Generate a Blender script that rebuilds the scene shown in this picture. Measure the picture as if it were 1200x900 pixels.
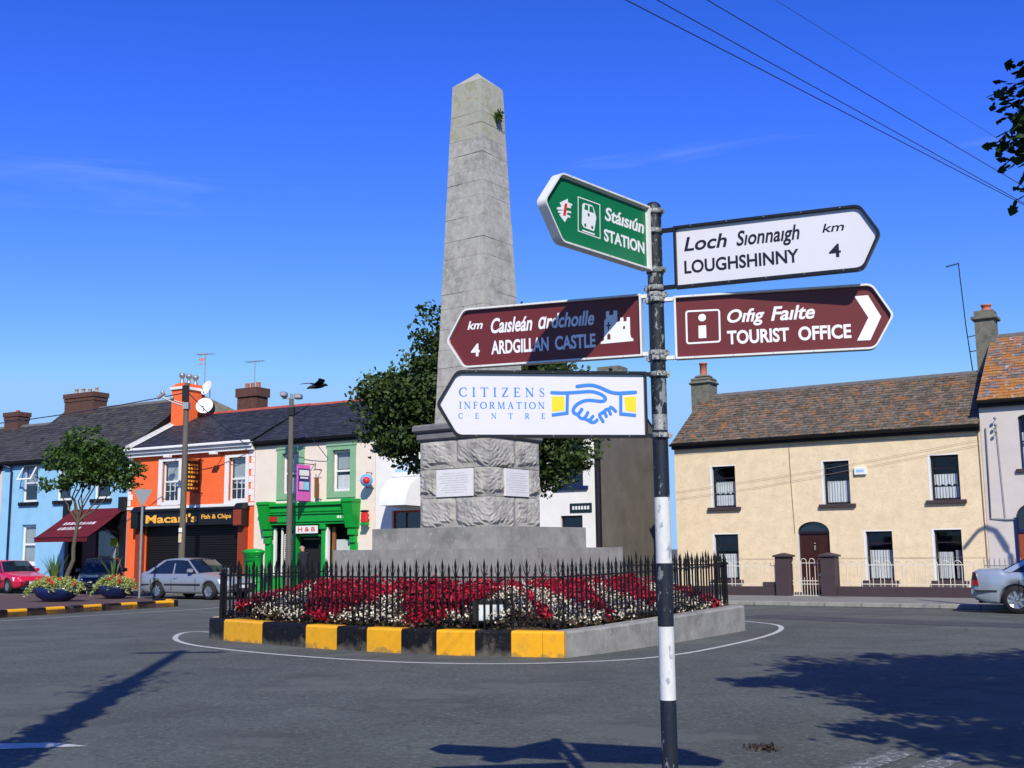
import bpy, bmesh, math, random
import numpy as np
from mathutils import Vector, Matrix
random.seed(7); rng = np.random.default_rng(7)
for o in list(bpy.data.objects): bpy.data.objects.remove(o)
SC = bpy.context.scene; COL = SC.collection
R = math.radians
# ------------------------------------------------------------------ camera
P = math.atan(195/1317.); RO = .011
fw = Vector((0, math.cos(P), math.sin(P))); up0 = Vector((0, -math.sin(P), math.cos(P))); rt0 = Vector((1, 0, 0))
rt = rt0*math.cos(RO) - up0*math.sin(RO); up = up0*math.cos(RO) + rt0*math.sin(RO)
cam = bpy.data.cameras.new('camera'); cam.lens = 1317/1200*36; cam.sensor_width = 36; cam.clip_start = .05; cam.clip_end = 3000
co = bpy.data.objects.new('camera', cam); COL.objects.link(co)
m = Matrix((rt, up, -fw)).transposed().to_4x4(); m.translation = Vector((0, 0, 1.6)); co.matrix_world = m
SC.camera = co
# ------------------------------------------------------------------ world and sun
AZ, EL = 6.0, 39.5
W = bpy.data.worlds.new('World'); SC.world = W; W.use_nodes = True
nt = W.node_tree; bg = nt.nodes['Background']
sky = nt.nodes.new('ShaderNodeTexSky'); sky.sky_type = 'NISHITA'; sky.sun_disc = False
sky.sun_elevation = R(EL); sky.sun_rotation = R(180-AZ); sky.air_density = 1.0; sky.dust_density = .1; sky.ozone_density = 3.0
# the sky model's colour graded to the deep, clean blue of the photograph
sp = nt.nodes.new('ShaderNodeSeparateColor'); cb = nt.nodes.new('ShaderNodeCombineColor'); nt.links.new(sky.outputs[0], sp.inputs[0])
for ch, (g_, a_, mxv) in enumerate(((1.90, .91, .33), (1.45, .76, .60), (1.45, 1.80, 1.0))):
    m0 = nt.nodes.new('ShaderNodeMath'); m0.operation = 'MULTIPLY'; m0.inputs[1].default_value = .15; nt.links.new(sp.outputs[ch], m0.inputs[0])
    m1 = nt.nodes.new('ShaderNodeMath'); m1.operation = 'POWER'; m1.inputs[1].default_value = g_; nt.links.new(m0.outputs[0], m1.inputs[0])
    m2 = nt.nodes.new('ShaderNodeMath'); m2.operation = 'MULTIPLY'; m2.inputs[1].default_value = a_; nt.links.new(m1.outputs[0], m2.inputs[0])
    m3 = nt.nodes.new('ShaderNodeMath'); m3.operation = 'MINIMUM'; m3.inputs[1].default_value = mxv; nt.links.new(m2.outputs[0], m3.inputs[0])
    m4 = nt.nodes.new('ShaderNodeMath'); m4.operation = 'DIVIDE'; m4.inputs[1].default_value = .15; nt.links.new(m3.outputs[0], m4.inputs[0]); nt.links.new(m4.outputs[0], cb.inputs[ch])
tc = nt.nodes.new('ShaderNodeTexCoord'); mp = nt.nodes.new('ShaderNodeMapping'); mp.inputs['Scale'].default_value = (1.2, 1.2, 9); mp.inputs['Location'].default_value = (3.1, 1, 5)
nz = nt.nodes.new('ShaderNodeTexNoise'); nz.inputs['Scale'].default_value = 2.6; nz.inputs['Detail'].default_value = 7; nz.inputs['Roughness'].default_value = .55
nz.inputs['Distortion'].default_value = .6
cr = nt.nodes.new('ShaderNodeValToRGB'); cr.color_ramp.elements[0].position = .60; cr.color_ramp.elements[0].color = (0, 0, 0, 1)
cr.color_ramp.elements[1].position = .80; cr.color_ramp.elements[1].color = (.13, .13, .13, 1)
mx = nt.nodes.new('ShaderNodeMixRGB'); mx.inputs['Color2'].default_value = (5.5, 6.2, 7.4, 1)
nt.links.new(tc.outputs['Generated'], mp.inputs['Vector']); nt.links.new(mp.outputs[0], nz.inputs['Vector'])
nt.links.new(nz.outputs[0], cr.inputs[0]); sz = nt.nodes.new('ShaderNodeSeparateXYZ'); nt.links.new(tc.outputs['Generated'], sz.inputs[0])
cr2 = nt.nodes.new('ShaderNodeValToRGB'); e_ = cr2.color_ramp.elements; e_[0].position = .24; e_[0].color = (0, 0, 0, 1); e_[1].position = .30; e_[1].color = (1, 1, 1, 1)
for p_, v_ in ((.37, 1), (.41, 0)): q_ = e_.new(p_); q_.color = (v_, v_, v_, 1)
mm = nt.nodes.new('ShaderNodeMath'); mm.operation = 'MULTIPLY'; nt.links.new(sz.outputs[2], cr2.inputs[0]); nt.links.new(cr.outputs[0], mm.inputs[0]); nt.links.new(cr2.outputs[0], mm.inputs[1])
nt.links.new(mm.outputs[0], mx.inputs['Fac']); nt.links.new(cb.outputs[0], mx.inputs['Color1'])
nt.links.new(mx.outputs[0], bg.inputs['Color']); bg.inputs['Strength'].default_value = .15
sun = bpy.data.lights.new('sun', 'SUN'); sun.energy = 5.0; sun.angle = R(.53); sun.color = (1, .945, .82)
so = bpy.data.objects.new('sun', sun); COL.objects.link(so); so.location = (10, -20, 30)
sv = Vector((math.sin(R(AZ))*math.cos(R(EL)), -math.cos(R(AZ))*math.cos(R(EL)), math.sin(R(EL))))
so.rotation_euler = (-sv).to_track_quat('-Z', 'Y').to_euler()
SC.view_settings.view_transform = 'Standard'; SC.view_settings.look = 'None'; SC.view_settings.exposure = 0; SC.view_settings.gamma = 1
SC.cycles.max_bounces = 6; SC.cycles.transparent_max_bounces = 12; SC.cycles.caustics_reflective = False; SC.cycles.caustics_refractive = False

# ------------------------------------------------------------------ materials
MATS = {}
def mat(name, col, rough=.8, var=.12, scale=6, bump=0, bscale=40, spots=None, metal=0, spec=.32, streak=False, coat=0, tone=False, stretch=None):
    """procedural principled: base colour with noise variation; spots = [(colour, scale, threshold, softness, strength)]"""
    if name in MATS: return MATS[name]
    mt = bpy.data.materials.new(name); mt.use_nodes = True; t = mt.node_tree; n = t.nodes; l = t.links
    b = n['Principled BSDF']; b.inputs['Roughness'].default_value = rough; b.inputs['Metallic'].default_value = metal
    b.inputs['Specular IOR Level'].default_value = spec; b.inputs['Coat Weight'].default_value = coat; b.inputs['Coat Roughness'].default_value = .06
    tcn = n.new('ShaderNodeTexCoord'); mpn = n.new('ShaderNodeMapping'); l.new(tcn.outputs['Object'], mpn.inputs['Vector'])
    if stretch: mpn.inputs['Scale'].default_value = stretch
    vec = mpn.outputs[0]
    def noise(s, d=5, r=.6):
        x = n.new('ShaderNodeTexNoise'); x.inputs['Scale'].default_value = s; x.inputs['Detail'].default_value = d; x.inputs['Roughness'].default_value = r
        l.new(vec, x.inputs['Vector']); return x.outputs[0]
    ramp = n.new('ShaderNodeMapRange'); ramp.inputs['To Min'].default_value = 1-var; ramp.inputs['To Max'].default_value = 1+var
    ramp.inputs['From Min'].default_value = .3; ramp.inputs['From Max'].default_value = .7; l.new(noise(scale), ramp.inputs['Value'])
    mul = n.new('ShaderNodeVectorMath'); mul.operation = 'SCALE'; mul.inputs[0].default_value = col[:3]; l.new(ramp.outputs[0], mul.inputs['Scale'])
    cur = mul.outputs[0]
    if tone:
        at = n.new('ShaderNodeAttribute'); at.attribute_name = 'tone'; m2 = n.new('ShaderNodeVectorMath'); m2.operation = 'MULTIPLY'
        l.new(cur, m2.inputs[0]); l.new(at.outputs['Color'], m2.inputs[1]); cur = m2.outputs[0]
    for sp in (spots or []):
        c, s, th, soft, k = sp[:5]
        r2 = n.new('ShaderNodeMapRange'); r2.inputs['From Min'].default_value = th; r2.inputs['From Max'].default_value = th+soft
        r2.inputs['To Max'].default_value = k; l.new(noise(s, 6, .65), r2.inputs['Value'])
        m3 = n.new('ShaderNodeMixRGB'); m3.inputs['Color2'].default_value = (*c[:3], 1); l.new(r2.outputs[0], m3.inputs['Fac']); l.new(cur, m3.inputs['Color1'])
        cur = m3.outputs[0]
    l.new(cur, b.inputs['Base Color'])
    if bump:
        bp = n.new('ShaderNodeBump'); bp.inputs['Strength'].default_value = bump; bp.inputs['Distance'].default_value = .02
        l.new(noise(bscale, 6, .7), bp.inputs['Height']); l.new(bp.outputs[0], b.inputs['Normal'])
    MATS[name] = mt; return mt
def worn(name, a, b_, th, rough=.45):
    """paint that has chipped: colour a with chips of colour b_"""
    return mat(name, a, rough, .10, 12, .25, 60, spots=[(b_, 22, th, .03, .85), (b_, 70, th+.05, .03, .5)], stretch=(1, 1, .45))
ASPH = mat('asphalt', (.092, .101, .088), .88, .22, .7, .7, 60, spots=[((.26, .27, .24), 42, .60, .05, .55), ((.030, .033, .030), 30, .58, .06, .65), ((.17, .185, .165), 17, .54, .07, .75), ((.045, .050, .044), 12, .56, .07, .8), ((.32, .32, .29), 21, .70, .03, .7), ((.068, .075, .066), 3, .54, .1, .45), ((.064, .070, .062), .55, .5, .12, .6), ((.125, .134, .118), .28, .54, .04, .6), ((.09, .07, .05), .42, .68, .06, .5)])
STONE = mat('limestone', (.38, .36, .32), .9, .26, 3.2, .6, 26, spots=[((.15, .15, .15), 2.1, .56, .12, .6), ((.44, .43, .41), 7, .58, .1, .5)])
SHAFT = mat('shaft_stone', (.40, .385, .34), .92, .22, 7, .5, 40, spots=[((.20, .195, .18), 1.6, .52, .12, .6), ((.50, .48, .44), 11, .54, .08, .6), ((.14, .135, .12), 12, .62, .06, .5), ((.52, .50, .45), 26, .64, .05, .5), ((.36, .24, .06), 5.5, .68, .03, .6)])
SHAFTT = mat('shaft_stone_lichen', (.40, .39, .32), .92, .18, 4, .5, 40, spots=[((.24, .26, .13), 4, .5, .08, .6), ((.46, .29, .05), 7.5, .62, .03, .75), ((.50, .49, .45), 9, .58, .08, .4)])
CONC = mat('concrete', (.28, .27, .245), .9, .2, 3, .4, 50, spots=[((.15, .15, .14), 1.4, .53, .12, .6), ((.42, .41, .38), 8, .58, .08, .5), ((.09, .09, .085), 3.5, .69, .03, .6)])
MARB = mat('marble', (.74, .71, .70), .5, .05, 8)
MINK = mat('inscription', (.47, .46, .48), .7, .05)
IRON = mat('black_iron', (.006, .006, .007), .55, .15, 20, .2, 80)
YEL = mat('yellow_paint', (.80, .38, .012), .5, .08, 9, .15, 60, spots=[((.30, .20, .06), 9, .62, .06, .6), ((.42, .26, .05), 3, .56, .15, .45), ((.12, .09, .05), 34, .66, .03, .6)])
BLK = mat('black_kerb_paint', (.007, .007, .009), .55, .2, 9, .2, 60, spots=[((.12, .10, .07), 5, .56, .12, .55), ((.06, .055, .05), 26, .60, .04, .6)], spec=.2)
def foot_dirt(mt, col, h, k):
    t = mt.node_tree; n = t.nodes; l = t.links; b = n['Principled BSDF']; src = b.inputs['Base Color'].links[0].from_socket
    tcn = n.new('ShaderNodeTexCoord'); sx = n.new('ShaderNodeSeparateXYZ'); l.new(tcn.outputs['Object'], sx.inputs[0])
    nz_ = n.new('ShaderNodeTexNoise'); nz_.inputs['Scale'].default_value = 5; nz_.inputs['Detail'].default_value = 6; l.new(tcn.outputs['Object'], nz_.inputs['Vector'])
    ad = n.new('ShaderNodeMath'); ad.operation = 'MULTIPLY_ADD'; ad.inputs[1].default_value = -.42; l.new(nz_.outputs[0], ad.inputs[0]); l.new(sx.outputs[2], ad.inputs[2])
    mr = n.new('ShaderNodeMapRange'); mr.inputs['From Min'].default_value = h-.21; mr.inputs['From Max'].default_value = -.21; mr.inputs['To Min'].default_value = 0; mr.inputs['To Max'].default_value = k; l.new(ad.outputs[0], mr.inputs['Value'])
    m3 = n.new('ShaderNodeMixRGB'); m3.inputs['Color2'].default_value = (*col, 1); l.new(mr.outputs[0], m3.inputs['Fac']); l.new(src, m3.inputs['Color1']); l.new(m3.outputs[0], b.inputs['Base Color'])
foot_dirt(BLK, (.13, .115, .09), .13, .8); foot_dirt(YEL, (.20, .15, .07), .04, .6)
SOIL = mat('soil', (.05, .035, .022), .95, .3, 9, .6, 30)
WLINE = mat('road_paint', (.50, .50, .46), .7, .1, 8, .3, 80, spots=[((.10, .10, .105), 30, .58, .05, .7)])
WLINEW = mat('worn_road_paint', (.42, .42, .38), .7, .1, 8, .3, 80, spots=[((.085, .092, .084), 14, .41, .12, .96), ((.085, .092, .084), 60, .48, .05, .9)])
BLUEW = mat('blue_render', (.27, .53, .74), .85, .06, 2, .15, 60, spots=[((.19, .42, .70), .8, .55, .15, .5)])
ORW = mat('orange_render', (.90, .150, .040), .8, .07, 2, .15, 60)
CRW = mat('cream_render', (.80, .69, .58), .85, .05, 2, .15, 60)
WHW = mat('white_render', (.80, .775, .72), .85, .05, 2, .15, 60)
YEW = mat('yellow_render', (.80, .64, .42), .9, .09, 3, .6, 22, spots=[((.66, .53, .34), 1.1, .54, .1, .5), ((.69, .54, .35), 8, .54, .08, .7), ((.55, .45, .32), .5, .66, .08, .35)])
PKW = mat('pink_grey_render', (.60, .54, .50), .85, .05, 2, .1, 60)
LPK = mat('pale_pink_render', (.66, .56, .50), .85, .05, 2, .1, 60)
BRW = mat('brown_pebbledash', (.150, .132, .105), .95, .14, 1.2, .5, 40, spots=[((.22, .19, .15), 1.5, .60, .06, .55), ((.11, .095, .07), .7, .5, .15, .5)])
WP = mat('white_gloss', (.78, .78, .76), .35, .03)
GP = mat('green_gloss', (.008, .32, .040), .3, .08, 5)
GPD = mat('dark_green_gloss', (.006, .11, .035), .3, .08, 5)
GPL = mat('pale_green_paint', (.23, .42, .25), .45, .06)
BRN = mat('brown_paint', (.060, .040, .045), .6, .1, 4, .1)
DBR = mat('dark_brown_door', (.045, .014, .012), .3, .1)
DKF = mat('dark_window_frame', (.020, .012, .018), .4, .05)
DKSH = mat('dark_shopfront', (.010, .010, .012), .35, .1)
SHUT = mat('roller_shutter', (.012, .011, .010), .45, .1, metal=.2)
RDP = mat('red_paint', (.45, .02, .02), .4, .05)
DRED = mat('dark_red_paint', (.16, .022, .012), .5, .08)
MAR = mat('maroon_canvas', (.11, .005, .013), .85, .12, 5)  # base colour darkened to include the tree shade on the awning
NAVY = mat('navy_gloss', (.010, .018, .075), .3, .1)
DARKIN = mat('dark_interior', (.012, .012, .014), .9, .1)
CURT = mat('net_curtain', (.80, .79, .76), .9, .1, 30, stretch=(1, 1, .05))
BLIND = mat('pale_blind', (.50, .53, .50), .9, .04)
SLB = mat('blue_slate', (.036, .038, .046), .55, .2, 3, .3, 30, tone=True, spots=[((.10, .10, .11), 1.6, .66, .05, .5)])
SLD = mat('old_slate', (.048, .047, .050), .8, .22, 3, .4, 30, tone=True, spots=[((.085, .080, .05), 1.5, .56, .06, .6), ((.20, .09, .03), 2.5, .70, .04, .5)])
SLY = mat('lichened_slate', (.130, .112, .092), .9, .3, 9, .6, 30, tone=True, spots=[((.050, .050, .028), 6, .52, .05, .75), ((.40, .15, .035), 2.2, .56, .06, .55), ((.42, .16, .035), 7, .585, .03, .7), ((.46, .20, .04), 13, .60, .03, .75), ((.20, .19, .17), 16, .62, .04, .6)])
SLO = mat('orange_lichen_slate', (.17, .155, .15), .9, .25, 5, .5, 30, tone=True, spots=[((.42, .19, .025), 1.6, .45, .08, .75), ((.40, .13, .02), 5, .50, .05, .8), ((.50, .49, .45), 6, .60, .04, .75)])
RIDR = mat('red_ridge', (.38, .07, .05), .8, .15)
GRIDG = mat('grey_ridge', (.12, .115, .11), .9, .2)
BRICK = mat('chimney_brick', (.105, .052, .040), .95, .3, 9, .4, 30)
GRST = mat('chimney_render', (.16, .155, .125), .95, .2, 5, .4, 30, spots=[((.07, .08, .05), 4, .55, .08, .6)])
POT = mat('terracotta', (.45, .15, .08), .8, .12, 8)
POTC = mat('cream_pot', (.50, .32, .22), .8, .12, 8)
GALV = mat('galvanised', (.33, .34, .35), .45, .15, 10, metal=.5)
STEELW = mat('sign_white_rim', (.70, .70, .68), .35, .06, 20, spots=[((.35, .35, .34), 40, .66, .03, .5)])
RIMB = mat('sign_black_rim', (.010, .011, .016), .35, .1, 20, spots=[((.30, .30, .30), 50, .70, .02, .5)])
SGW = mat('sign_white', (.66, .65, .70), .35, .02, 3)
SGR = mat('sign_brown', (.135, .022, .024), .35, .04, 3)
SGG = mat('sign_green', (.006, .165, .070), .35, .04, 3)
SBLK = mat('sign_black_letter', (.010, .010, .020), .4, .02)
SWHT = mat('sign_white_letter', (.78, .78, .80), .4, .02)
SBLU = mat('sign_blue', (.045, .215, .82), .4, .02)
SYEL = mat('sign_yellow', (.85, .62, .03), .4, .02)
SRED = mat('sign_red', (.65, .03, .03), .4, .02)
PBLK = worn('pole_black', (.014, .018, .028), (.22, .24, .26), .60)
PBLKW = worn('pole_black_worn', (.016, .019, .024), (.26, .28, .29), .555)
PWHT = worn('pole_white', (.66, .66, .64), (.27, .30, .36), .58)
CLMP = mat('clamp_metal', (.30, .31, .30), .45, .25, 40, .3, 90, metal=.3, spots=[((.02, .02, .025), 30, .55, .05, .8)])
WOOD = mat('weathered_pole_wood', (.13, .115, .095), .9, .2, 6, .4, 30, stretch=(4, 4, .3))
BARK = mat('bark', (.10, .085, .06), .95, .25, 8, .6, 30)
def leafmat(name, col, col2, tr=.25):
    mt = bpy.data.materials.new(name); mt.use_nodes = True; t = mt.node_tree; n = t.nodes; l = t.links; b = n['Principled BSDF']
    b.inputs['Roughness'].default_value = .55; b.inputs['Specular IOR Level'].default_value = .3
    a = n.new('ShaderNodeAttribute'); a.attribute_name = 'tone'; mxx = n.new('ShaderNodeMixRGB'); sx = n.new('ShaderNodeSeparateColor')
    l.new(a.outputs['Color'], sx.inputs[0]); l.new(sx.outputs[0], mxx.inputs['Fac']); mxx.inputs['Color1'].default_value = (*col, 1); mxx.inputs['Color2'].default_value = (*col2, 1)
    l.new(mxx.outputs[0], b.inputs['Base Color']); tl = n.new('ShaderNodeBsdfTranslucent'); l.new(mxx.outputs[0], tl.inputs['Color'])
    ms = n.new('ShaderNodeMixShader'); ms.inputs[0].default_value = tr; l.new(b.outputs[0], ms.inputs[1]); l.new(tl.outputs[0], ms.inputs[2])
    l.new(ms.outputs[0], n['Material Output'].inputs['Surface']); return mt
LEAF = leafmat('sycamore_leaf', (.016, .038, .010), (.085, .125, .028))
LEAFN = leafmat('near_leaf', (.020, .050, .012), (.045, .085, .018), .15)
LEAFS = leafmat('street_tree_leaf', (.030, .075, .015), (.080, .140, .028))
BEGL = leafmat('begonia_leaf', (.055, .020, .018), (.075, .070, .025), .15)
REDF = leafmat('red_petal', (.13, .0012, .016), (.56, .005, .030), .1)
WHF = leafmat('white_petal', (.45, .38, .26), (.85, .80, .66), .1)
VARI = leafmat('variegated_leaf', (.18, .27, .05), (.55, .58, .22), .25)
SPIKE = leafmat('sword_leaf', (.05, .11, .02), (.16, .24, .06), .2)
GERR = leafmat('geranium_petal', (.75, .02, .015), (.85, .06, .05), .2)
IVY = leafmat('ivy_leaf', (.018, .045, .012), (.04, .08, .02), .1)
def glassmat(name, tint=(.9, .92, .94), tr=.78, rough=.02):
    mt = bpy.data.materials.new(name); mt.use_nodes = True; t = mt.node_tree; n = t.nodes; l = t.links; n.remove(n['Principled BSDF'])
    g = n.new('ShaderNodeBsdfGlossy'); g.inputs['Roughness'].default_value = rough; tp = n.new('ShaderNodeBsdfTransparent'); tp.inputs[0].default_value = (*tint, 1)
    f = n.new('ShaderNodeLayerWeight'); f.inputs[0].default_value = .25; mr = n.new('ShaderNodeMapRange'); mr.inputs['To Min'].default_value = 1-tr-.2; mr.inputs['To Max'].default_value = .32
    l.new(f.outputs['Facing'], mr.inputs['Value']); ms = n.new('ShaderNodeMixShader'); l.new(mr.outputs[0], ms.inputs[0]); l.new(tp.outputs[0], ms.inputs[1]); l.new(g.outputs[0], ms.inputs[2])
    l.new(ms.outputs[0], n['Material Output'].inputs['Surface']); return mt
PANE = glassmat('window_glass')
CGLS = mat('car_glass', (.010, .014, .020), .06, .02, spec=.8)

# ------------------------------------------------------------------ object helpers
def tag(o, label=None, cat=None, group=None, kind=None):
    if label: o['label'] = label
    if cat: o['category'] = cat
    if group: o['group'] = group
    if kind: o['kind'] = kind
    return o
def thing(name, label, cat, loc=(0, 0, 0), rz=0, group=None, rot=None):
    o = bpy.data.objects.new(name, None); COL.objects.link(o); o.location = loc; o.rotation_euler = rot or (0, 0, rz)
    o.empty_display_size = .2
    return tag(o, label, cat, group)
SPLIT = {'rail', 'clamp', 'door_seam', 'door_handle', 'bracket', 'arm', 'frame', 'pilaster', 'symbol', 'cap', 'lettering', 'grille', 'panel', 'wall', 'window'}
class MB:
    def __init__(s): s.v = []; s.f = []; s.m = []; s.t = []; s.sm = []; s.c = []
    def add(s, v, f, mi=0, tone=None, smooth=False):
        k = len(s.v); s.c.append((k, len(s.f), len(v), len(f))); s.v += [tuple(p) for p in v]; s.f += [tuple(i+k for i in q) for q in f]; s.m += [mi]*len(f); s.sm += [smooth]*len(f)
        s.t += [tone if tone is not None else 1.0]*len(v); return s
    def box(s, x0, x1, y0, y1, z0, z1, mi=0, ch=0, tone=None):
        if ch <= 0:
            v = [(x, y, z) for z in (z0, z1) for x, y in ((x0, y0), (x1, y0), (x1, y1), (x0, y1))]
            return s.add(v, [(3, 2, 1, 0), (4, 5, 6, 7), (0, 1, 5, 4), (1, 2, 6, 5), (2, 3, 7, 6), (3, 0, 4, 7)], mi, tone)
        c = ch; pr = [(x0+c, y0), (x1-c, y0), (x1, y0+c), (x1, y1-c), (x1-c, y1), (x0+c, y1), (x0, y1-c), (x0, y0+c)]
        cx, cy = (x0+x1)/2, (y0+y1)/2
        def ring(z, q): return [(x-math.copysign(q, x-cx), y-math.copysign(q, y-cy), z) for x, y in pr]
        v = ring(z0, c)+ring(z0+c, 0)+ring(z1-c, 0)+ring(z1, c); f = [tuple(range(7, -1, -1)), tuple(range(24, 32))]
        for r in range(3):
            for i in range(8): j = (i+1) % 8; f.append((r*8+i, r*8+j, r*8+8+j, r*8+8+i))
        return s.add(v, f, mi, tone)
    def hexa(s, a, b, mi=0, tone=None):
        """8 corners: bottom quad a, top quad b (both counter-clockwise from above)"""
        return s.add(list(a)+list(b), [(3, 2, 1, 0), (4, 5, 6, 7), (0, 1, 5, 4), (1, 2, 6, 5), (2, 3, 7, 6), (3, 0, 4, 7)], mi, tone)
    def prism(s, poly, a0, a1, axis='y', mi=0):
        """extrude a closed 2D polygon along axis between a0 and a1; poly in the two other axes"""
        n = len(poly)
        def P3(p, a): return {'y': (p[0], a, p[1]), 'x': (a, p[0], p[1]), 'z': (p[0], p[1], a)}[axis]
        v = [P3(p, a0) for p in poly]+[P3(p, a1) for p in poly]
        f = [tuple(range(n)), tuple(range(2*n-1, n-1, -1))]+[(i, i+n, (i+1) % n+n, (i+1) % n) for i in range(n)]
        return s.add(v, f, mi)
    def tube(s, pts, rad, n=8, mi=0, cap=True, smooth=True, sx=1.):
        pts = [Vector(p) for p in pts]; rr = rad if hasattr(rad, '__len__') else [rad]*len(pts); v = []; f = []
        for i, p in enumerate(pts):
            d = (pts[min(i+1, len(pts)-1)]-pts[max(i-1, 0)]).normalized()
            a = d.cross(Vector((0, 0, 1)) if abs(d.z) < .95 else Vector((0, 1, 0))).normalized(); b = d.cross(a)
            for k in range(n): t = 2*math.pi*k/n; v.append(p+(a*math.cos(t)*sx+b*math.sin(t))*rr[i])
        for i in range(len(pts)-1):
            for k in range(n): j = (k+1) % n; f.append((i*n+k, i*n+j, i*n+n+j, i*n+n+k))
        s.add(v, f, mi, smooth=smooth)
        if cap: s.add(v[:n], [tuple(range(n-1, -1, -1))], mi); s.add(v[-n:], [tuple(range(n))], mi)
        return s
    def lathe(s, prof, c=(0, 0, 0), n=16, mi=0, sx=1, sy=1, smooth=True):
        v = [(c[0]+r*sx*math.cos(2*math.pi*k/n), c[1]+r*sy*math.sin(2*math.pi*k/n), c[2]+z) for r, z in prof for k in range(n)]
        f = [(i*n+k, i*n+(k+1) % n, i*n+n+(k+1) % n, i*n+n+k) for i in range(len(prof)-1) for k in range(n)]
        return s.add(v, f, mi, smooth=smooth)
    def disc(s, c, r, axis='y', n=20, mi=0, sx=1, sz=1):
        v = []
        for k in range(n):
            t = 2*math.pi*k/n; a, b = r*math.cos(t)*sx, r*math.sin(t)*sz
            v.append({'y': (c[0]+a, c[1], c[2]+b), 'x': (c[0], c[1]+a, c[2]+b), 'z': (c[0]+a, c[1]+b, c[2])}[axis])
        return s.add(v, [tuple(range(n))], mi)
    def mesh(s, name, mats):
        me = bpy.data.meshes.new(name); me.from_pydata(s.v, [], s.f)
        for q in (mats if isinstance(mats, (list, tuple)) else [mats]): me.materials.append(q)
        me.polygons.foreach_set('material_index', s.m); me.polygons.foreach_set('use_smooth', s.sm)
        if any(t != 1.0 for t in s.t):
            a = me.color_attributes.new('tone', 'FLOAT_COLOR', 'POINT'); arr = np.ones((len(s.v), 4), dtype=np.float32)
            arr[:, :3] = np.array(s.t, dtype=np.float32)[:, None]; a.data.foreach_set('color', arr.ravel())
        me.update(); return me
    def clusters(s, tol=.003):
        """the pieces that touch each other, as builders of their own"""
        bb = []
        for (v0, f0, nv, nf) in s.c:
            P_ = np.array(s.v[v0:v0+nv]); bb.append((P_.min(0)-tol, P_.max(0)+tol))
        par = list(range(len(bb)))
        def fd(i):
            while par[i] != i: i = par[i]
            return i
        for i in range(len(bb)):
            for j in range(i):
                if fd(i) != fd(j) and np.all(bb[i][0] <= bb[j][1]) and np.all(bb[j][0] <= bb[i][1]): par[fd(i)] = fd(j)
        out = {}
        for i, (v0, f0, nv, nf) in enumerate(s.c):
            q = out.setdefault(fd(i), MB()); k = len(q.v)-v0
            q.c.append((len(q.v), len(q.f), nv, nf)); q.v += s.v[v0:v0+nv]; q.f += [tuple(a+k for a in f) for f in s.f[f0:f0+nf]]; q.m += s.m[f0:f0+nf]; q.sm += s.sm[f0:f0+nf]; q.t += s.t[v0:v0+nv]
        return list(out.values())
    def build(s, name, mats, parent=None, loc=(0, 0, 0), rot=(0, 0, 0), **k):
        if name in SPLIT and 'kind' not in k and len(s.c) > 1 and len(s.c) < 260:
            cl = s.clusters()
            if len(cl) > 1:
                for q in cl: r_o = q.build1(name, mats, parent, loc, rot, **k)
                return r_o
        return s.build1(name, mats, parent, loc, rot, **k)
    def build1(s, name, mats, parent=None, loc=(0, 0, 0), rot=(0, 0, 0), **k):
        o = bpy.data.objects.new(name, s.mesh(name, mats)); COL.objects.link(o)
        if parent: o.parent = parent
        o.location = loc; o.rotation_euler = rot
        return tag(o, **k)
def inst(me, name, parent=None, loc=(0, 0, 0), rot=(0, 0, 0), sc=None, **k):
    o = bpy.data.objects.new(name, me); COL.objects.link(o)
    if parent: o.parent = parent
    o.location = loc; o.rotation_euler = rot
    if sc: o.scale = sc
    return tag(o, **k)
def dup(root, **k):
    r = root.copy(); COL.objects.link(r)
    for ch in list(root.children):
        c = ch.copy(); COL.objects.link(c); c.parent = r
        for g in ch.children: d = g.copy(); COL.objects.link(d); d.parent = c
    return tag(r, **k)
def text_mb(body, x0, x1, z0, z1, y, depth=.002, shear=0, bold=0., mb=None, mi=0, space=1.):
    """lettering fitted into a box on the x-z plane, front towards -y"""
    cu = bpy.data.curves.new('t', 'FONT'); cu.body = body; cu.size = 1; cu.shear = shear; cu.offset = bold; cu.extrude = 0; cu.resolution_u = 4; cu.space_character = space
    ob = bpy.data.objects.new('t', cu); COL.objects.link(ob); dg = bpy.context.evaluated_depsgraph_get(); dg.update()
    me = bpy.data.meshes.new_from_object(ob.evaluated_get(dg)); vs = np.array([v.co[:] for v in me.vertices]); fs = [tuple(p.vertices) for p in me.polygons]
    bpy.data.objects.remove(ob); bpy.data.curves.remove(cu); bpy.data.meshes.remove(me)
    if mb is None: mb = MB()
    if len(vs) == 0: return mb
    a, b = vs.min(0), vs.max(0); X = x0+(vs[:, 0]-a[0])/(b[0]-a[0])*(x1-x0); Z = z0+(vs[:, 1]-a[1])/(b[1]-a[1])*(z1-z0)
    n = len(X); v = [(X[i], y-depth, Z[i]) for i in range(n)]+[(X[i], y+.0005, Z[i]) for i in range(n)]
    from collections import Counter
    ec = Counter(); 
    for q in fs:
        for i in range(len(q)): ec[(q[i], q[(i+1) % len(q)])] += 1
    side = [(a_, a_+n, b_+n, b_) for (a_, b_) in ec if (b_, a_) not in ec]
    mb.add(v, fs+side, mi); return mb
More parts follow.
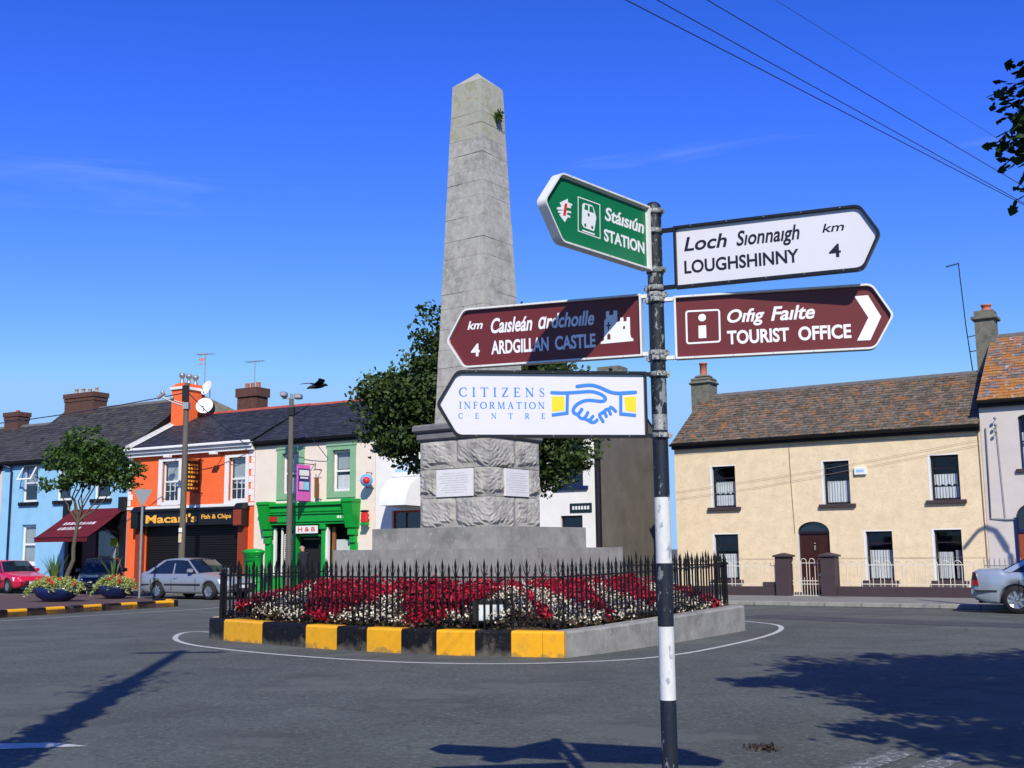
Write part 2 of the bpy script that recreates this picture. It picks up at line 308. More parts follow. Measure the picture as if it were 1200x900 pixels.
def stroke(mb, pts, w, y, depth=.002, mi=0, closed=False, round_=True, smooth=0):
    """a flat painted stroke of width w through (x,z) points"""
    pts = [Vector((p[0], p[1])) for p in pts]
    for _ in range(smooth):
        q = [pts[0]]
        for a, b in zip(pts[:-1], pts[1:]): q += [a*.75+b*.25, a*.25+b*.75]
        pts = q+[pts[-1]]
    n = len(pts); L = []; Rr_ = []
    ws = w if hasattr(w, '__len__') else [w]*n
    for i, p in enumerate(pts):
        a = pts[i-1] if (i > 0 or closed) else p; b = pts[(i+1) % n] if (i < n-1 or closed) else p
        d1 = (p-a).normalized() if (p-a).length > 1e-9 else (b-p).normalized(); d2 = (b-p).normalized() if (b-p).length > 1e-9 else d1
        t = (d1+d2); t = t.normalized() if t.length > .3 else d1
        nrm = Vector((-t.y, t.x)); k = min(1.6, 1/max(.4, nrm.dot(Vector((-d1.y, d1.x)))))
        L.append(p+nrm*ws[i]/2*k); Rr_.append(p-nrm*ws[i]/2*k)
    m_ = n if closed else n-1
    for i in range(m_):
        j = (i+1) % n; q = [Rr_[i], Rr_[j], L[j], L[i]]
        v = [(p.x, y-depth, p.y) for p in q]+[(p.x, y, p.y) for p in q]
        mb.add(v, [(0, 1, 2, 3), (0, 4, 5, 1), (2, 6, 7, 3)], mi)
    if round_ and not closed:
        for p, ww in ((pts[0], ws[0]), (pts[-1], ws[-1])): mb.disc((p.x, y-depth*1.02, p.y), ww/2, 'y', 10, mi)
    return mb
def poly(mb, pts, y, depth=.002, mi=0):
    """flat painted polygon (x,z), triangulated"""
    from mathutils.geometry import tessellate_polygon
    tr = tessellate_polygon([[Vector((p[0], p[1], 0)) for p in pts]])
    n = len(pts); area = sum(pts[i][0]*pts[(i+1) % n][1]-pts[(i+1) % n][0]*pts[i][1] for i in range(n))
    v = [(p[0], y-depth, p[1]) for p in pts]+[(p[0], y, p[1]) for p in pts]
    f = []
    for a, b, c in tr:
        ar = (pts[b][0]-pts[a][0])*(pts[c][1]-pts[a][1])-(pts[c][0]-pts[a][0])*(pts[b][1]-pts[a][1]); f.append((a, b, c) if ar > 0 else (a, c, b))
    mb.add(v, f+[(i, i+n, (i+1) % n+n, (i+1) % n) for i in range(n)], mi); return mb

WQ = []
class Row:
    def __init__(s, o, deg): s.o = o; s.a = R(deg); s.u = (math.cos(s.a), -math.sin(s.a)); s.n = (math.sin(s.a), math.cos(s.a))
    def pt(s, u, z=0, d=0): return (s.o[0]+s.u[0]*u+s.n[0]*d, s.o[1]+s.u[1]*u+s.n[1]*d, z)
    def thing(s, name, label, cat, u, d=0, z=0, group=None):
        t = thing(name, label, cat, s.pt(u, z, d), -s.a, group); return t
LR = Row((-13.75, 48.4), 29.5); RR = Row((9.87, 36.6), 33)
class Bld:
    """a building in row coordinates: x along the street, y away from it, z up"""
    def __init__(s, row, name, label, cat, u, group=None): s.t = row.thing(name, label, cat, u, group=group); s.off = (-u, 0, 0)
    def part(s, mb, name, mats, parent=None, **k):
        return mb.build(name, mats, parent or s.t, loc=(0, 0, 0) if parent else s.off, **k)

# ------------------------------------------------------------------ ground
g = MB()
S_ = 1500
g.add([(-S_, -300, 0), (S_, -300, 0), (S_, 2500, 0), (-S_, 2500, 0)], [(0, 1, 2, 3)])
g.build('road', ASPH, kind='structure')

# helper for ground polygons
def sheet(name, pts, z, mt, th=0, kind='structure', **k):
    b = MB(); n = len(pts)
    if th:
        v = [(x, y, z) for x, y in pts]+[(x, y, z-th) for x, y in pts]
        b.add(v, [tuple(range(n))]+[(i, i+n, (i+1) % n+n, (i+1) % n) for i in range(n)])
    else: b.add([(x, y, z) for x, y in pts], [tuple(range(n))])
    return b.build(name, mt, kind=kind, **k)
PAVE = mat('footpath_concrete', (.20, .195, .185), .9, .12, 1.5, .3, 40, spots=[((.12, .12, .115), .8, .55, .1, .5)])
# footpath in front of the left row and the right row
pl = [LR.pt(-30, 0, -2.4)[:2], LR.pt(19.2, 0, -2.4)[:2], LR.pt(19.2, 0, 14)[:2], LR.pt(-30, 0, 14)[:2]]
sheet('footpath', pl, .12, PAVE, .14)
pr_ = [RR.pt(-3.2, 0, -5.3)[:2], RR.pt(24, 0, -5.3)[:2], RR.pt(24, 0, 12)[:2], RR.pt(-4.9, 0, 12)[:2], RR.pt(-4.9, 0, -3.2)[:2], RR.pt(-4.4, 0, -4.6)[:2]]
sheet('footpath', pr_, .10, PAVE, .12)
kb = MB()
for i in range(28):
    u0 = -3.2+i*1.0; kb.box(u0+.006, u0+.994, -5.45, -5.30, 0, .115, 0, .012)
kbo = kb.mesh('kerbstone', CONC)
one = MB(); one.box(.006, .994, -.075, .075, 0, .118, 0, .012); om = one.mesh('kerbstone', CONC)
kr = thing('kerb', 'low concrete kerb along the footpath before the yellow house', 'kerb', RR.pt(-3.2, 0, -5.38), -RR.a); kr['kind'] = 'structure'
for i in range(20): inst(om, 'kerbstone', kr, (i, 0, 0))
# brick paved island at the left with black and yellow kerb
kpts = [(-15.6, 25.6), (-13.59, 29.27), (-13.35, 30.15), (-13.06, 30.68), (-12.78, 31.23), (-12.49, 31.8), (-12.2, 32.4), (-11.91, 33.02), (-11.53, 33.55), (-11.23, 34.07), (-10.85, 34.60)]
kpts = [(-16.9, 24.0), (-16.35, 24.75), (-15.8, 25.5), (-15.25, 26.3), (-14.75, 27.1), (-14.2, 28.1), (-13.75, 29.2)]+kpts[2:]+[(-10.45, 35.1), (-10.5, 35.7), (-10.9, 36.3), (-11.5, 36.9)]
PAVB = mat('brick_paving', (.105, .062, .058), .9, .25, 5, .3, 30, spots=[((.055, .04, .04), 3, .55, .1, .5)])
isl = kpts+[(-14.5, 42.2), (-17, 44.0), (-21, 43.8), (-24, 40), (-23, 24)]
sheet('paving', isl, .13, PAVB, .14)
tlk = thing('kerb', 'black and yellow kerb round the brick paving with the planters', 'kerb', (*kpts[0], 0)); tlk['kind'] = 'structure'
ks = [2, 3, 4, 5, 6]
def kerb_block(a, b, w, h, colr, parent, origin, j=.008, side=1, h2=None):
    """one kerbstone whose outer edge runs from a to b, body to the left of a->b, chamfered"""
    a = Vector(a); b = Vector(b); d = (b-a).normalized(); nr = Vector((-d.y, d.x))*side; c = .035; h2 = h2 or h
    a = a+d*j; b = b-d*j; mbk = MB(); o = Vector(origin)
    def q(p, k, z): v = p+nr*k-o; return (v.x, v.y, z)
    mid = a+(b-a)*.5
    sec = [(0, 0), (0, -1), (c, 0), (w-c, 0), (w, -1), (w, 0)]
    A = [q(a, 0, 0), q(a, 0, h-c), q(a, c*.8, h), q(a, w-c, h), q(a, w, h-c), q(a, w, 0)]
    B = [q(b, 0, 0), q(b, 0, h2-c), q(b, c*.8, h2), q(b, w-c, h2), q(b, w, h2-c), q(b, w, 0)]
    n = 6; f = [tuple(range(n)), tuple(range(2*n-1, n-1, -1))]+[(i, i+n, (i+1) % n+n, (i+1) % n) for i in range(n)]
    mbk.add(A+B, f); return mbk.build('kerbstone', colr, parent)
for i in range(len(kpts)-1):
    kerb_block(kpts[i], kpts[i+1], .20, .20, YEL if i % 2 == 1 else BLK, tlk, kpts[0])

# ------------------------------------------------------------------ monument island
IC = (-.70, 22.21); IA = R(54.35)
# local x = away to the right, local y = away to the left of the near corner
ring = [(-3.2, -4.07), (-3.30, -3.74), (-3.44, -3.26), (-3.62, -2.70), (-3.77, -2.06), (-3.83, -1.38), (-3.85, -.66), (-3.85, .02), (-3.80, .80), (-3.62, 2.09), (-3.41, 3.37), (-3.21, 4.03)]
cols = [YEL, YEL, BLK, YEL, BLK, YEL, BLK, YEL, BLK, YEL, BLK]
isk = thing('kerb', 'raised kerb round the monument flower bed, black and yellow then bare concrete', 'kerb', (*IC, 0), IA); isk['kind'] = 'structure'
for i in range(11): kerb_block(ring[i], ring[i+1], .30, .385, cols[i], isk, (0, 0), side=-1, j=.006 if i in (0,) else .0015)
kerb_block(ring[-1], (-3.02, 4.17), .30, .385, YEL, isk, (0, 0), side=-1)
back = [(-3.02, 4.17), (-1.5, 4.2), (0, 4.2), (1.5, 4.2), (3.1, 4.15)]
for a, b in zip(back[:-1], back[1:]): kerb_block(a, b, .30, .40, CONC, isk, (0, 0), side=-1)
bk2 = [(3.25, 4.0), (3.4, 2), (3.45, 0), (3.4, -2), (3.24, -4.05)]
for a, b in zip(bk2[:-1], bk2[1:]): kerb_block(a, b, .30, .46, CONC, isk, (0, 0), side=-1)
rt_ = [(3.22, -4.10), (.9, -4.22), (-.9, -4.24), (-2.3, -4.20), (-3.17, -4.10)]
hh = [.49, .46, .43, .40, .39]
for i in range(4): kerb_block(rt_[i], rt_[i+1], .30, hh[i], CONC, isk, (0, 0), side=-1, h2=hh[i+1], j=.012)
# soil that rises to the steps
b = MB(); NG = 26
def soil_z(x, y):
    k = max(0, min(1, (3.4-abs(x))/1.35)); q = max(0, min(1, (3.95-abs(y))/1.9)); e = min(k, q)
    return .30+.50*e
xs = np.linspace(-3.72, 3.25, NG); ys = np.linspace(-3.98, 4.0, NG)
def inset(x, y):
    if x < -2.9: 
        lim = -3.05-.68*max(0, 1-(y/3.9)**2); x = max(x, lim)
    return x
v = [(inset(x, y), y, soil_z(x, y)) for y in ys for x in xs]
b.add(v, [(j*NG+i, j*NG+i+1, j*NG+NG+i+1, j*NG+NG+i) for j in range(NG-1) for i in range(NG-1)])
so_ = b.build('soil', SOIL, loc=(*IC, 0), rot=(0, 0, IA), kind='structure')
def soil_z(x, y):
    k = max(0, min(1, (3.4-abs(x))/1.3)); q = max(0, min(1, (3.95-abs(y))/1.9)); return .32+.58*min(k, q)
# ------------------------------------------------------------------ stone monument
mon = thing('stone_obelisk', 'tall grey stone obelisk on a rough block plinth above the flower bed', 'monument', (-.645, 22.21, 0), IA)
def rough_stone(x0, x1, y0, y1, z0, z1, faces, seed, amp=.075):
    """rock-faced block; faces: which of the outer sides are rough ('x' = -x face, 'y' = -y face, 'X','Y'); x and y meet in one rough arris"""
    r = np.random.default_rng(seed); mb = MB(); mb.box(x0+.010, x1-.010, y0+.010, y1-.010, z0+.003, z1-.003)
    m = 13; wrap = 'x' in faces and 'y' in faces
    dc = amp*(.30+.25*r.random(m+1)); dc[0] = dc[-1] = 0; dc[1] *= .25; dc[2] *= .6
    for f in faces:
        a0, a1 = (y0, y1) if f in 'xX' else (x0, x1); n = max(7, int((a1-a0)/.05))
        g_ = r.normal(0, 1, (m+1, n+1)); c_ = r.normal(0, 1, (4, 5)); 
        sw = r.uniform(.6, 1.2); ph = r.uniform(0, 6); vv = []
        for j in range(m+1):
            t = j/m
            for i in range(n+1):
                s = i/n; side = min(s, 1-s)
                if wrap and f in 'xy': side = 1-s
                e = min(1, side*9)*min(1, (1-t)*8)
                u_, w_ = s*3.999, t*2.999; iu, iw = int(u_), int(w_); fu, fw2 = u_-iu, w_-iw
                low = (c_[iw, iu]*(1-fu)+c_[iw, iu+1]*fu)*(1-fw2)+(c_[min(3, iw+1), iu]*(1-fu)+c_[min(3, iw+1), iu+1]*fu)*fw2
                lip = .12+.09*math.sin(s*5*sw+ph)+.03*g_[2, i]
                under = 0 if t < lip else min(1, (t-lip)/.05+.15)
                d = amp*e*(.62+.22*low+.09*g_[j, i])*under*(1.1-.45*t)
                d = max(d, 0)
                if j in (0, m) or i == n or (i == 0 and not (wrap and f in 'xy')): d = 0
                a = a0+.008+(a1-a0-.016)*s; z = z0+.004+(z1-z0-.008)*t
                if wrap and f in 'xy' and i == 0: d = dc[j]; a = a0-d-.001
                d += .010
                vv.append({'x': (x0+.010-d, a, z), 'X': (x1-.010+d, a, z), 'y': (a, y0+.010-d, z), 'Y': (a, y1-.010+d, z)}[f])
        mb.add(vv, [(j*(n+1)+i, j*(n+1)+i+1, (j+1)*(n+1)+i+1, (j+1)*(n+1)+i) for j in range(m) for i in range(n)])
    return mb
PS = .84; rows = [2.035, 2.61, 3.165, 3.72]; sd = 10
lay = [
 # left face joints measured from the near corner towards +y, right face joints from the corner towards +x
 dict(z=0, ly=.82, rx=.80), dict(z=1, ly=None, rx=None), dict(z=2, ly=.77, rx=.83)]
mt_core = MB(); mt_core.box(-PS+.05, PS-.05, -PS+.05, PS-.05, 2.03, 3.74); mt_core.build('core', STONE, mon)
for q in lay:
    z0, z1 = rows[q['z']], rows[q['z']+1]
    if q['ly'] is None:
        specs = [(-PS, -PS+.47, -PS, -PS+.36, 'xy'), (-PS, -PS+.40, -PS+1.25, PS, 'xY'), (-PS+1.27, PS, -PS, -PS+.4, 'yX'), (PS-.5, PS, -PS+.4, PS, 'XY'), (-PS+.4, PS-.5, PS-.4, PS, 'Y')]
    elif q['z'] == 0:
        specs = [(-PS, -PS+.83, -PS, -PS+.79, 'xy'), (-PS, -PS+.83, -PS+.79, PS, 'xY'), (-PS+.83, PS, -PS, -PS+.79, 'yX'), (-PS+.83, PS, -PS+.79, PS, 'XY')]
    else:
        specs = [(-PS, -PS+.85, -PS, -PS+.76, 'xy'), (-PS, -PS+.85, -PS+.76, PS, 'xY'), (-PS+.85, PS, -PS, -PS+.76, 'yX'), (-PS+.85, PS, -PS+.76, PS, 'XY')]
    for s in specs:
        sd += 1; rough_stone(*s[:4], z0, z1, s[4], sd).build('stone', STONE, mon)
def plaque(face):
    b = MB(); lines = MB(); r = random.Random(3)
    if face == 'x': y0, y1 = -PS+.365, -PS+1.245; b.box(-PS-.035, -PS+.06, y0, y1, 2.625, 3.15, 0, .004)
    else: y0, y1 = -PS+.475, -PS+1.265; b.box(y0, y1, -PS-.035, -PS+.06, 2.625, 3.15, 0, .004)
    w = y1-y0
    for k in range(9):
        z = 3.06-k*.045; fr = r.uniform(.5, .86); c = (y0+y1)/2; x = c-w*fr/2
        while x < c+w*fr/2:
            l_ = r.uniform(.012, .05)
            if face == 'x': lines.box(-PS-.0365, -PS-.034, x, x+l_, z, z+.014)
            else: lines.box(x, x+l_, -PS-.0365, -PS-.034, z, z+.014)
            x += l_+.012
    p = b.build('plaque', MARB, mon); lines.build('inscription', MINK, p, kind='stuff'); tag(p, label='white marble plaque with faint carved lines on the '+('wider left' if face == 'x' else 'narrower right')+' face')
plaque('x'); plaque('y')
# cornice and steps
for (h, z0, z1, c) in ((.97, 3.90, 4.045, .03), (.905, 3.735, 3.885, .03)):
    b = MB(); b.box(-h, h, -h, h, z0, z1, 0, c); b.box(-h+.07, h-.07, -h+.07, h-.07, z0-.02, z0+.01); b.build('cornice', mat('cornice_stone', (.17, .17, .175), .8, .2, 4, .3, 40, spots=[((.08, .08, .085), 2, .55, .1, .6)]), mon)
def step(h, z0, z1, splits, seed):
    r = random.Random(seed)
    for i in range(len(splits)-1):
        for side in range(2):
            a, b_ = splits[i], splits[i+1]
            bb = MB()
            if side == 0: bb.box(-h, -h+.6, a+.002, b_-.002, z0, z1, 0, .003)
            else:
                a2, b2 = max(a, -h+.6), b_
                if b2-a2 < .05: continue
                bb.box(a2+.002, b2-.002, -h, -h+.6, z0, z1, 0, .003)
            bb.build('step', CONC, mon)
    bb = MB(); bb.box(-h+.55, h, -h+.55, h, z0, z1-.003, 0); bb.build('step', CONC, mon)
step(1.495, 1.64, 2.035, [-1.495, -.42, .62, 1.495], 1)
step(2.02, .35, 1.64, [-2.02, -.9, .35, 1.3, 2.02], 2)
# shaft of blocks in tapering courses
zs = [4.04]; r_ = random.Random(11)
while zs[-1] < 10.75: zs.append(zs[-1]+r_.choice((.24, .30, .33, .36, .42, .46)))
zs[-1] = 11.10
def hw(z): return .64+(z-4.04)/(11.10-4.04)*(.372-.64)
for i in range(len(zs)-1):
    z0, z1 = zs[i]+.002, zs[i+1]-.002; h0, h1 = hw(z0), hw(z1); top = z0 > 9.7
    if i % 2: cuts = [[(-1, r_.uniform(-.45, .1)), None], [None, 1]]
    sx = r_.uniform(-.5, .5); sy = r_.uniform(-.5, .5); e = .0016
    if i % 2 == 0: sy2 = sy; sx2 = -sx
    else: sx2 = sx; sy2 = -sy
    # four stones: the split in x differs for front/back, the split in y for left/right
    for (ax, bx, ay, by) in ((-1, sx, -1, sy), (sx, 1, -1, sy), (-1, sx, sy, 1), (sx, 1, sy, 1)):
        b = MB(); jx = r_.uniform(-.006, .006)
        def cx(t, h, s): return t*h+(e if s == 0 else -e)
        c_ = .0022
        def quad(h, ins):
            x0, x1, y0, y1 = ax*h+e+ins, bx*h-e-ins, ay*h+e+ins, by*h-e-ins
            if ax == -1: x0 -= jx
            if ay == -1: y0 -= jx
            return [(x0, y0), (x1, y0), (x1, y1), (x0, y1)]
        L_ = [quad(h0, c_), quad(h0+(h1-h0)*.03, 0), quad(h0+(h1-h0)*.97, 0), quad(h1, c_)]; Z_ = [z0, z0+c_, z1-c_, z1]
        v = [(p[0], p[1], z) for q_, z in zip(L_, Z_) for p in q_]
        f = [(3, 2, 1, 0), (12, 13, 14, 15)]+[(k*4+i_, k*4+(i_+1) % 4, k*4+4+(i_+1) % 4, k*4+4+i_) for k in range(3) for i_ in range(4)]
        b.add(v, f); b.build('stone', SHAFTT if top else SHAFT, mon)
b = MB(); h = .372; b.add([(-h, -h, 11.10), (h, -h, 11.10), (h, h, 11.10), (-h, h, 11.10), (0, 0, 11.44)], [(0, 1, 4), (1, 2, 4), (2, 3, 4), (3, 0, 4), (3, 2, 1, 0)]); b.build('capstone', SHAFTT, mon)
b = MB(); b.box(-hw(4)+.06, hw(4)-.06, -hw(4)+.06, hw(4)-.06, 4.0, 4.3); b.build('core', SHAFT, mon)

# ------------------------------------------------------------------ leaf clouds
def leaf_cloud(cent, size, seed, up_bias=.35, aspect=.6, tone=None, fold=True):
    """cent (n,3) -> verts, faces of small folded leaves with random orientation"""
    r = np.random.default_rng(seed); n = len(cent); d = r.normal(0, 1, (n, 3)); d[:, 2] -= .2; d /= np.linalg.norm(d, axis=1)[:, None]
    q = r.normal(0, 1, (n, 3)); q[:, 2] += up_bias*2; s = np.cross(d, q); s /= np.linalg.norm(s, axis=1)[:, None]; nn = np.cross(s, d)
    L = (size*(r.uniform(.65, 1.25, n)))[:, None]; Wd = L*aspect
    base = cent-d*L*.5; tip = cent+d*L*.5; a = cent+s*Wd*.5-nn*L*.10-d*L*.05; b = cent-s*Wd*.5-nn*L*.10-d*L*.05
    V = np.stack([base, a, tip, b], 1).reshape(-1, 3); k = np.arange(n)*4
    F = np.concatenate([np.stack([k, k+1, k+2], 1), np.stack([k, k+2, k+3], 1)])
    T = np.repeat(r.uniform(0, 1, n) if tone is None else tone, 4)
    return V, F, T
def np_mesh(name, V, F, T, mats, mi=None):
    me = bpy.data.meshes.new(name); nv, nf = len(V), len(F); me.vertices.add(nv); me.vertices.foreach_set('co', V.astype(np.float32).ravel())
    me.loops.add(nf*3); me.polygons.add(nf); me.loops.foreach_set('vertex_index', F.astype(np.int32).ravel())
    me.polygons.foreach_set('loop_start', np.arange(0, nf*3, 3, dtype=np.int32)); me.polygons.foreach_set('loop_total', np.full(nf, 3, dtype=np.int32))
    for q in (mats if isinstance(mats, (list, tuple)) else [mats]): me.materials.append(q)
    if mi is not None: me.polygons.foreach_set('material_index', mi.astype(np.int32))
    a = me.color_attributes.new('tone', 'FLOAT_COLOR', 'POINT'); c = np.ones((nv, 4), np.float32); c[:, :3] = T[:, None]; a.data.foreach_set('color', c.ravel())
    me.update(calc_edges=True); me.validate(); return me
def merge(parts):
    V, F, T, M = [], [], [], []; o = 0
    for v, f, t, mi in parts: V.append(v); F.append(f+o); T.append(t); M.append(np.full(len(f), mi)); o += len(v)
    return np.concatenate(V), np.concatenate(F), np.concatenate(T), np.concatenate(M)
# ------------------------------------------------------------------ begonias in red and white zigzags
redp, whp = [], []
y = -3.85
while y < 3.85:
    x = -3.62
    while x < 3.1:
        px_, py_ = x+random.uniform(-.05, .05), y+random.uniform(-.05, .05)
        x += .15
        lim = -3.02-.66*max(0, 1-(py_/3.9)**2)
        if px_ < lim+.12 or (abs(px_) < 2.1 and abs(py_) < 2.1) or px_ > 2.9: continue
        dl = px_-lim; dr = py_+3.9
        if px_ < -2.0 and dl < dr*1.0+.0:
            p = ((1.02-py_+.97*dl) % 2.35)/2.35; wd = max(0, p-.12)/.88*1.22; white = dl < wd
        elif py_ < -2.0:
            p = ((px_-1.0*dr+3.35) % 1.95)/1.95; wd = max(0, 1-p*1.1)*1.75; white = dr < wd
        else: white = (math.floor(px_*1.1)+math.floor(py_*1.1)) % 2 == 0
        (whp if white else redp).append((px_, py_, soil_z(px_, py_)))
    y += .15
def flower_bed(pts, petal, name, label, seed, size, npet):
    r = np.random.default_rng(seed); c = np.array(pts); n = len(c)
    nl = 9; lc = np.repeat(c, nl, 0)+r.normal(0, 1, (n*nl, 3))*[.065, .065, .045]+[0, 0, .09]
    pc = np.repeat(c, npet, 0)+r.normal(0, 1, (n*npet, 3))*[.050, .050, .045]+[0, 0, .185]
    a = leaf_cloud(lc, .085, seed+1, aspect=.85); p = leaf_cloud(pc, size, seed+2, .2, aspect=.9)
    V, F, T, M = merge([(*a, 0), (*p, 1)]); me = np_mesh(name, V, F, T, [BEGL, petal], M)
    return inst(me, name, None, (*IC, 0), (0, 0, IA), kind='stuff', label=label, cat='flowers')
flower_bed(redp, REDF, 'red_begonias', 'massed red begonias forming zigzag bands behind the railings', 5, .060, 30)
flower_bed(whp, WHF, 'white_begonias', 'massed cream white begonias in wedges between the red ones', 9, .040, 17)

# ------------------------------------------------------------------ railing
fence = thing('iron_railing', 'black wrought iron railing with spear tops round the monument garden', 'railing', (*IC, 0), IA)
path = [(-2.93, -3.80), (-3.12, -3.2), (-3.28, -2.5), (-3.40, -1.6), (-3.46, -.6), (-3.46, .3), (-3.38, 1.3), (-3.22, 2.5), (-3.0, 3.92), (0, 3.95), (3.0, 3.85), (3.12, 0), (3.02, -3.80), (0, -3.92), (-2.93, -3.80)]
pz = [.385, .385, .385, .385, .385, .385, .385, .385, .385, .40, .44, .46, .48, .42, .385]
bm_ = MB()
def bar_mesh(fancy):
    b = MB(); s = .0125
    zt = 1.0 if fancy else .93
    b.box(-s, s, -s, s, .0, zt-.02)
    w = .022; z0 = zt-.03
    b.add([(-w, -w*.5, z0), (w, -w*.5, z0), (w, w*.5, z0), (-w, w*.5, z0), (0, 0, z0+.13)], [(0, 1, 4), (1, 2, 4), (2, 3, 4), (3, 0, 4), (3, 2, 1, 0)])
    b.box(-.016, .016, -.016, .016, z0-.022, z0-.005)
    if fancy:
        for sg in (-1, 1):
            pts = [(0, 0, .83), (sg*.03, 0, .865), (sg*.05, 0, .91), (sg*.048, 0, .955), (sg*.066, 0, .985)]
            b.tube(pts, [.008, .008, .0075, .006, .004], 4, smooth=False)
            b.tube([(0, 0, .70), (sg*.03, 0, .745), (sg*.062, 0, .79)], .006, 4, smooth=False)
        b.box(-.02, .02, -.02, .02, .82, .85)
    return b.mesh('bar', IRON)
bmf, bmp = bar_mesh(True), bar_mesh(False)
tot = 0; k = 0; pos = []
for i in range(len(path)-1):
    a, b_ = Vector(path[i]), Vector(path[i+1]); L_ = (b_-a).length
    step_ = .125 if (i < 8 or i > 11) else .20
    n = max(2, round(L_/step_)); ang = math.atan2((b_-a).y, (b_-a).x)
    for j in range(n):
        p = a.lerp(b_, j/n); z = pz[i]+(pz[i+1]-pz[i])*j/n
        inst(bmf if k % 2 == 0 else bmp, 'bar', fence, (p.x, p.y, z), (random.gauss(0, .008), random.gauss(0, .008), ang)); k += 1
    r_m = MB()
    for h_, t_ in ((.80, .012), (.115, .012)):
        d = (b_-a).normalized(); nr = Vector((-d.y, d.x))*.017; za, zb = pz[i]+h_, pz[i+1]+h_
        r_m.hexa([(a.x-nr.x, a.y-nr.y, za-t_), (b_.x-nr.x, b_.y-nr.y, zb-t_), (b_.x+nr.x, b_.y+nr.y, zb-t_), (a.x+nr.x, a.y+nr.y, za-t_)],
                 [(a.x-nr.x, a.y-nr.y, za+t_), (b_.x-nr.x, b_.y-nr.y, zb+t_), (b_.x+nr.x, b_.y+nr.y, zb+t_), (a.x+nr.x, a.y+nr.y, za+t_)])
    r_m.build('rail', IRON, fence)
for i in (8, 10, 12):
    b = MB(); x, y = path[i]; z = pz[i]; s = .038
    b.box(x-s, x+s, y-s, y+s, z-.02, z+.86); b.box(x-s-.015, x+s+.015, y-s-.015, y+s+.015, z+.80, z+.84); b.lathe([(.03, .86), (.045, .89), (.035, .93), (.01, .96), (0, 1.02)], (x, y, z), 8); b.build('post', IRON, fence)
# floodlight inside the near corner
fl = thing('floodlight', 'black floodlight with two pale glass panes standing among the flowers', 'floodlight', (-.38, 18.15, .36), R(4))
b = MB(); b.box(-.27, .27, .03, .26, .10, .44, 0, .02); b.box(-.29, .29, -.02, .03, .08, .46, 0, .01); b.build('housing', IRON, fl)
b = MB(); b.box(-.20, .20, -.026, -.018, .15, .40); b.build('glass', mat('lamp_glass', (.62, .66, .68), .15, .12, 12), fl)
b = MB(); b.box(-.018, .018, -.036, -.02, .13, .42); b.box(-.22, .22, -.036, -.02, .12, .15); b.box(-.22, .22, -.036, -.02, .40, .43); b.build('grille', IRON, fl)
b = MB(); b.box(-.33, -.30, .05, .10, -.05, .34); b.box(.30, .33, .05, .10, -.05, .34); b.box(-.33, .33, .02, .13, -.08, -.04); b.build('bracket', IRON, fl)

# ------------------------------------------------------------------ road markings
def ribbon(name, pts, w, z, mt, **k):
    b = MB(); pv = [Vector(p) for p in pts]
    for _ in range(2):
        q = [pv[0]]
        for a, c in zip(pv[:-1], pv[1:]): q += [a*.75+c*.25, a*.25+c*.75]
        pv = q+[pv[-1]]
    L_, R_ = [], []
    for i, p in enumerate(pv):
        t = (pv[min(i+1, len(pv)-1)]-pv[max(i-1, 0)]).normalized(); n = Vector((-t.y, t.x)); ww = w[0]+(w[1]-w[0])*i/len(pv) if hasattr(w, '__len__') else w
        L_.append((*(p+n*ww/2), z)); R_.append((*(p-n*ww/2), z))
    n = len(pv); b.add(L_+R_, [(i, i+n, i+n+1, i+1) for i in range(n-1)]); return b.build(name, mt, kind='structure', **k)
ribbon('road_marking', [(-5.6, 22.9), (-6.62, 24.0), (-6.85, 23.45), (-6.5, 21.85), (-5.94, 20.7), (-5.39, 19.95), (-4.21, 18.69), (-2.62, 17.36), (-1.28, 16.63), (-.04, 16.36), (1.19, 16.6), (2.0, 17.05), (2.70, 17.80), (3.48, 19.01), (4.37, 20.52), (5.02, 21.9), (5.45, 23.3), (5.47, 24.34), (4.9, 25.6)], .10, .004, WLINE)
ribbon('road_marking', [(-14.2, 26.6), (-12.75, 28.6), (-11.0, 30.9), (-9.3, 33.2), (-8.7, 34.5)], .09, .004, WLINE)
b = MB(); b.add([(-4.75, 9.62, .004), (-4.35, 9.72, .004), (-3.62, 9.84, .004), (-4.0, 10.04, .004), (-4.75, 10.0, .004)], [(0, 1, 2, 3, 4)]); b.build('road_marking', WLINE, kind='structure')
for (x0, y0, x1, y1, w) in ((2.25, 8.25, 3.06, 9.17, .2), (2.72, 8.2, 3.42, 8.98, .2)):
    ribbon('road_marking', [(x0, y0), (x1, y1)], w, .004, WLINEW)
ribbon('road_marking', [(6.6, 28.1), (9.5, 27.0), (12.5, 25.9)], .1, .004, mat('faded_road_line', (.11, .11, .115), .85, .2, 9, .3, 80))
ribbon('road_marking', [(5.6, 27.2), (9, 23.6), (12.5, 21.6)], 1.3, .0045, mat('asphalt_patch', (.065, .066, .072), .85, .2, 2, .4, 90))

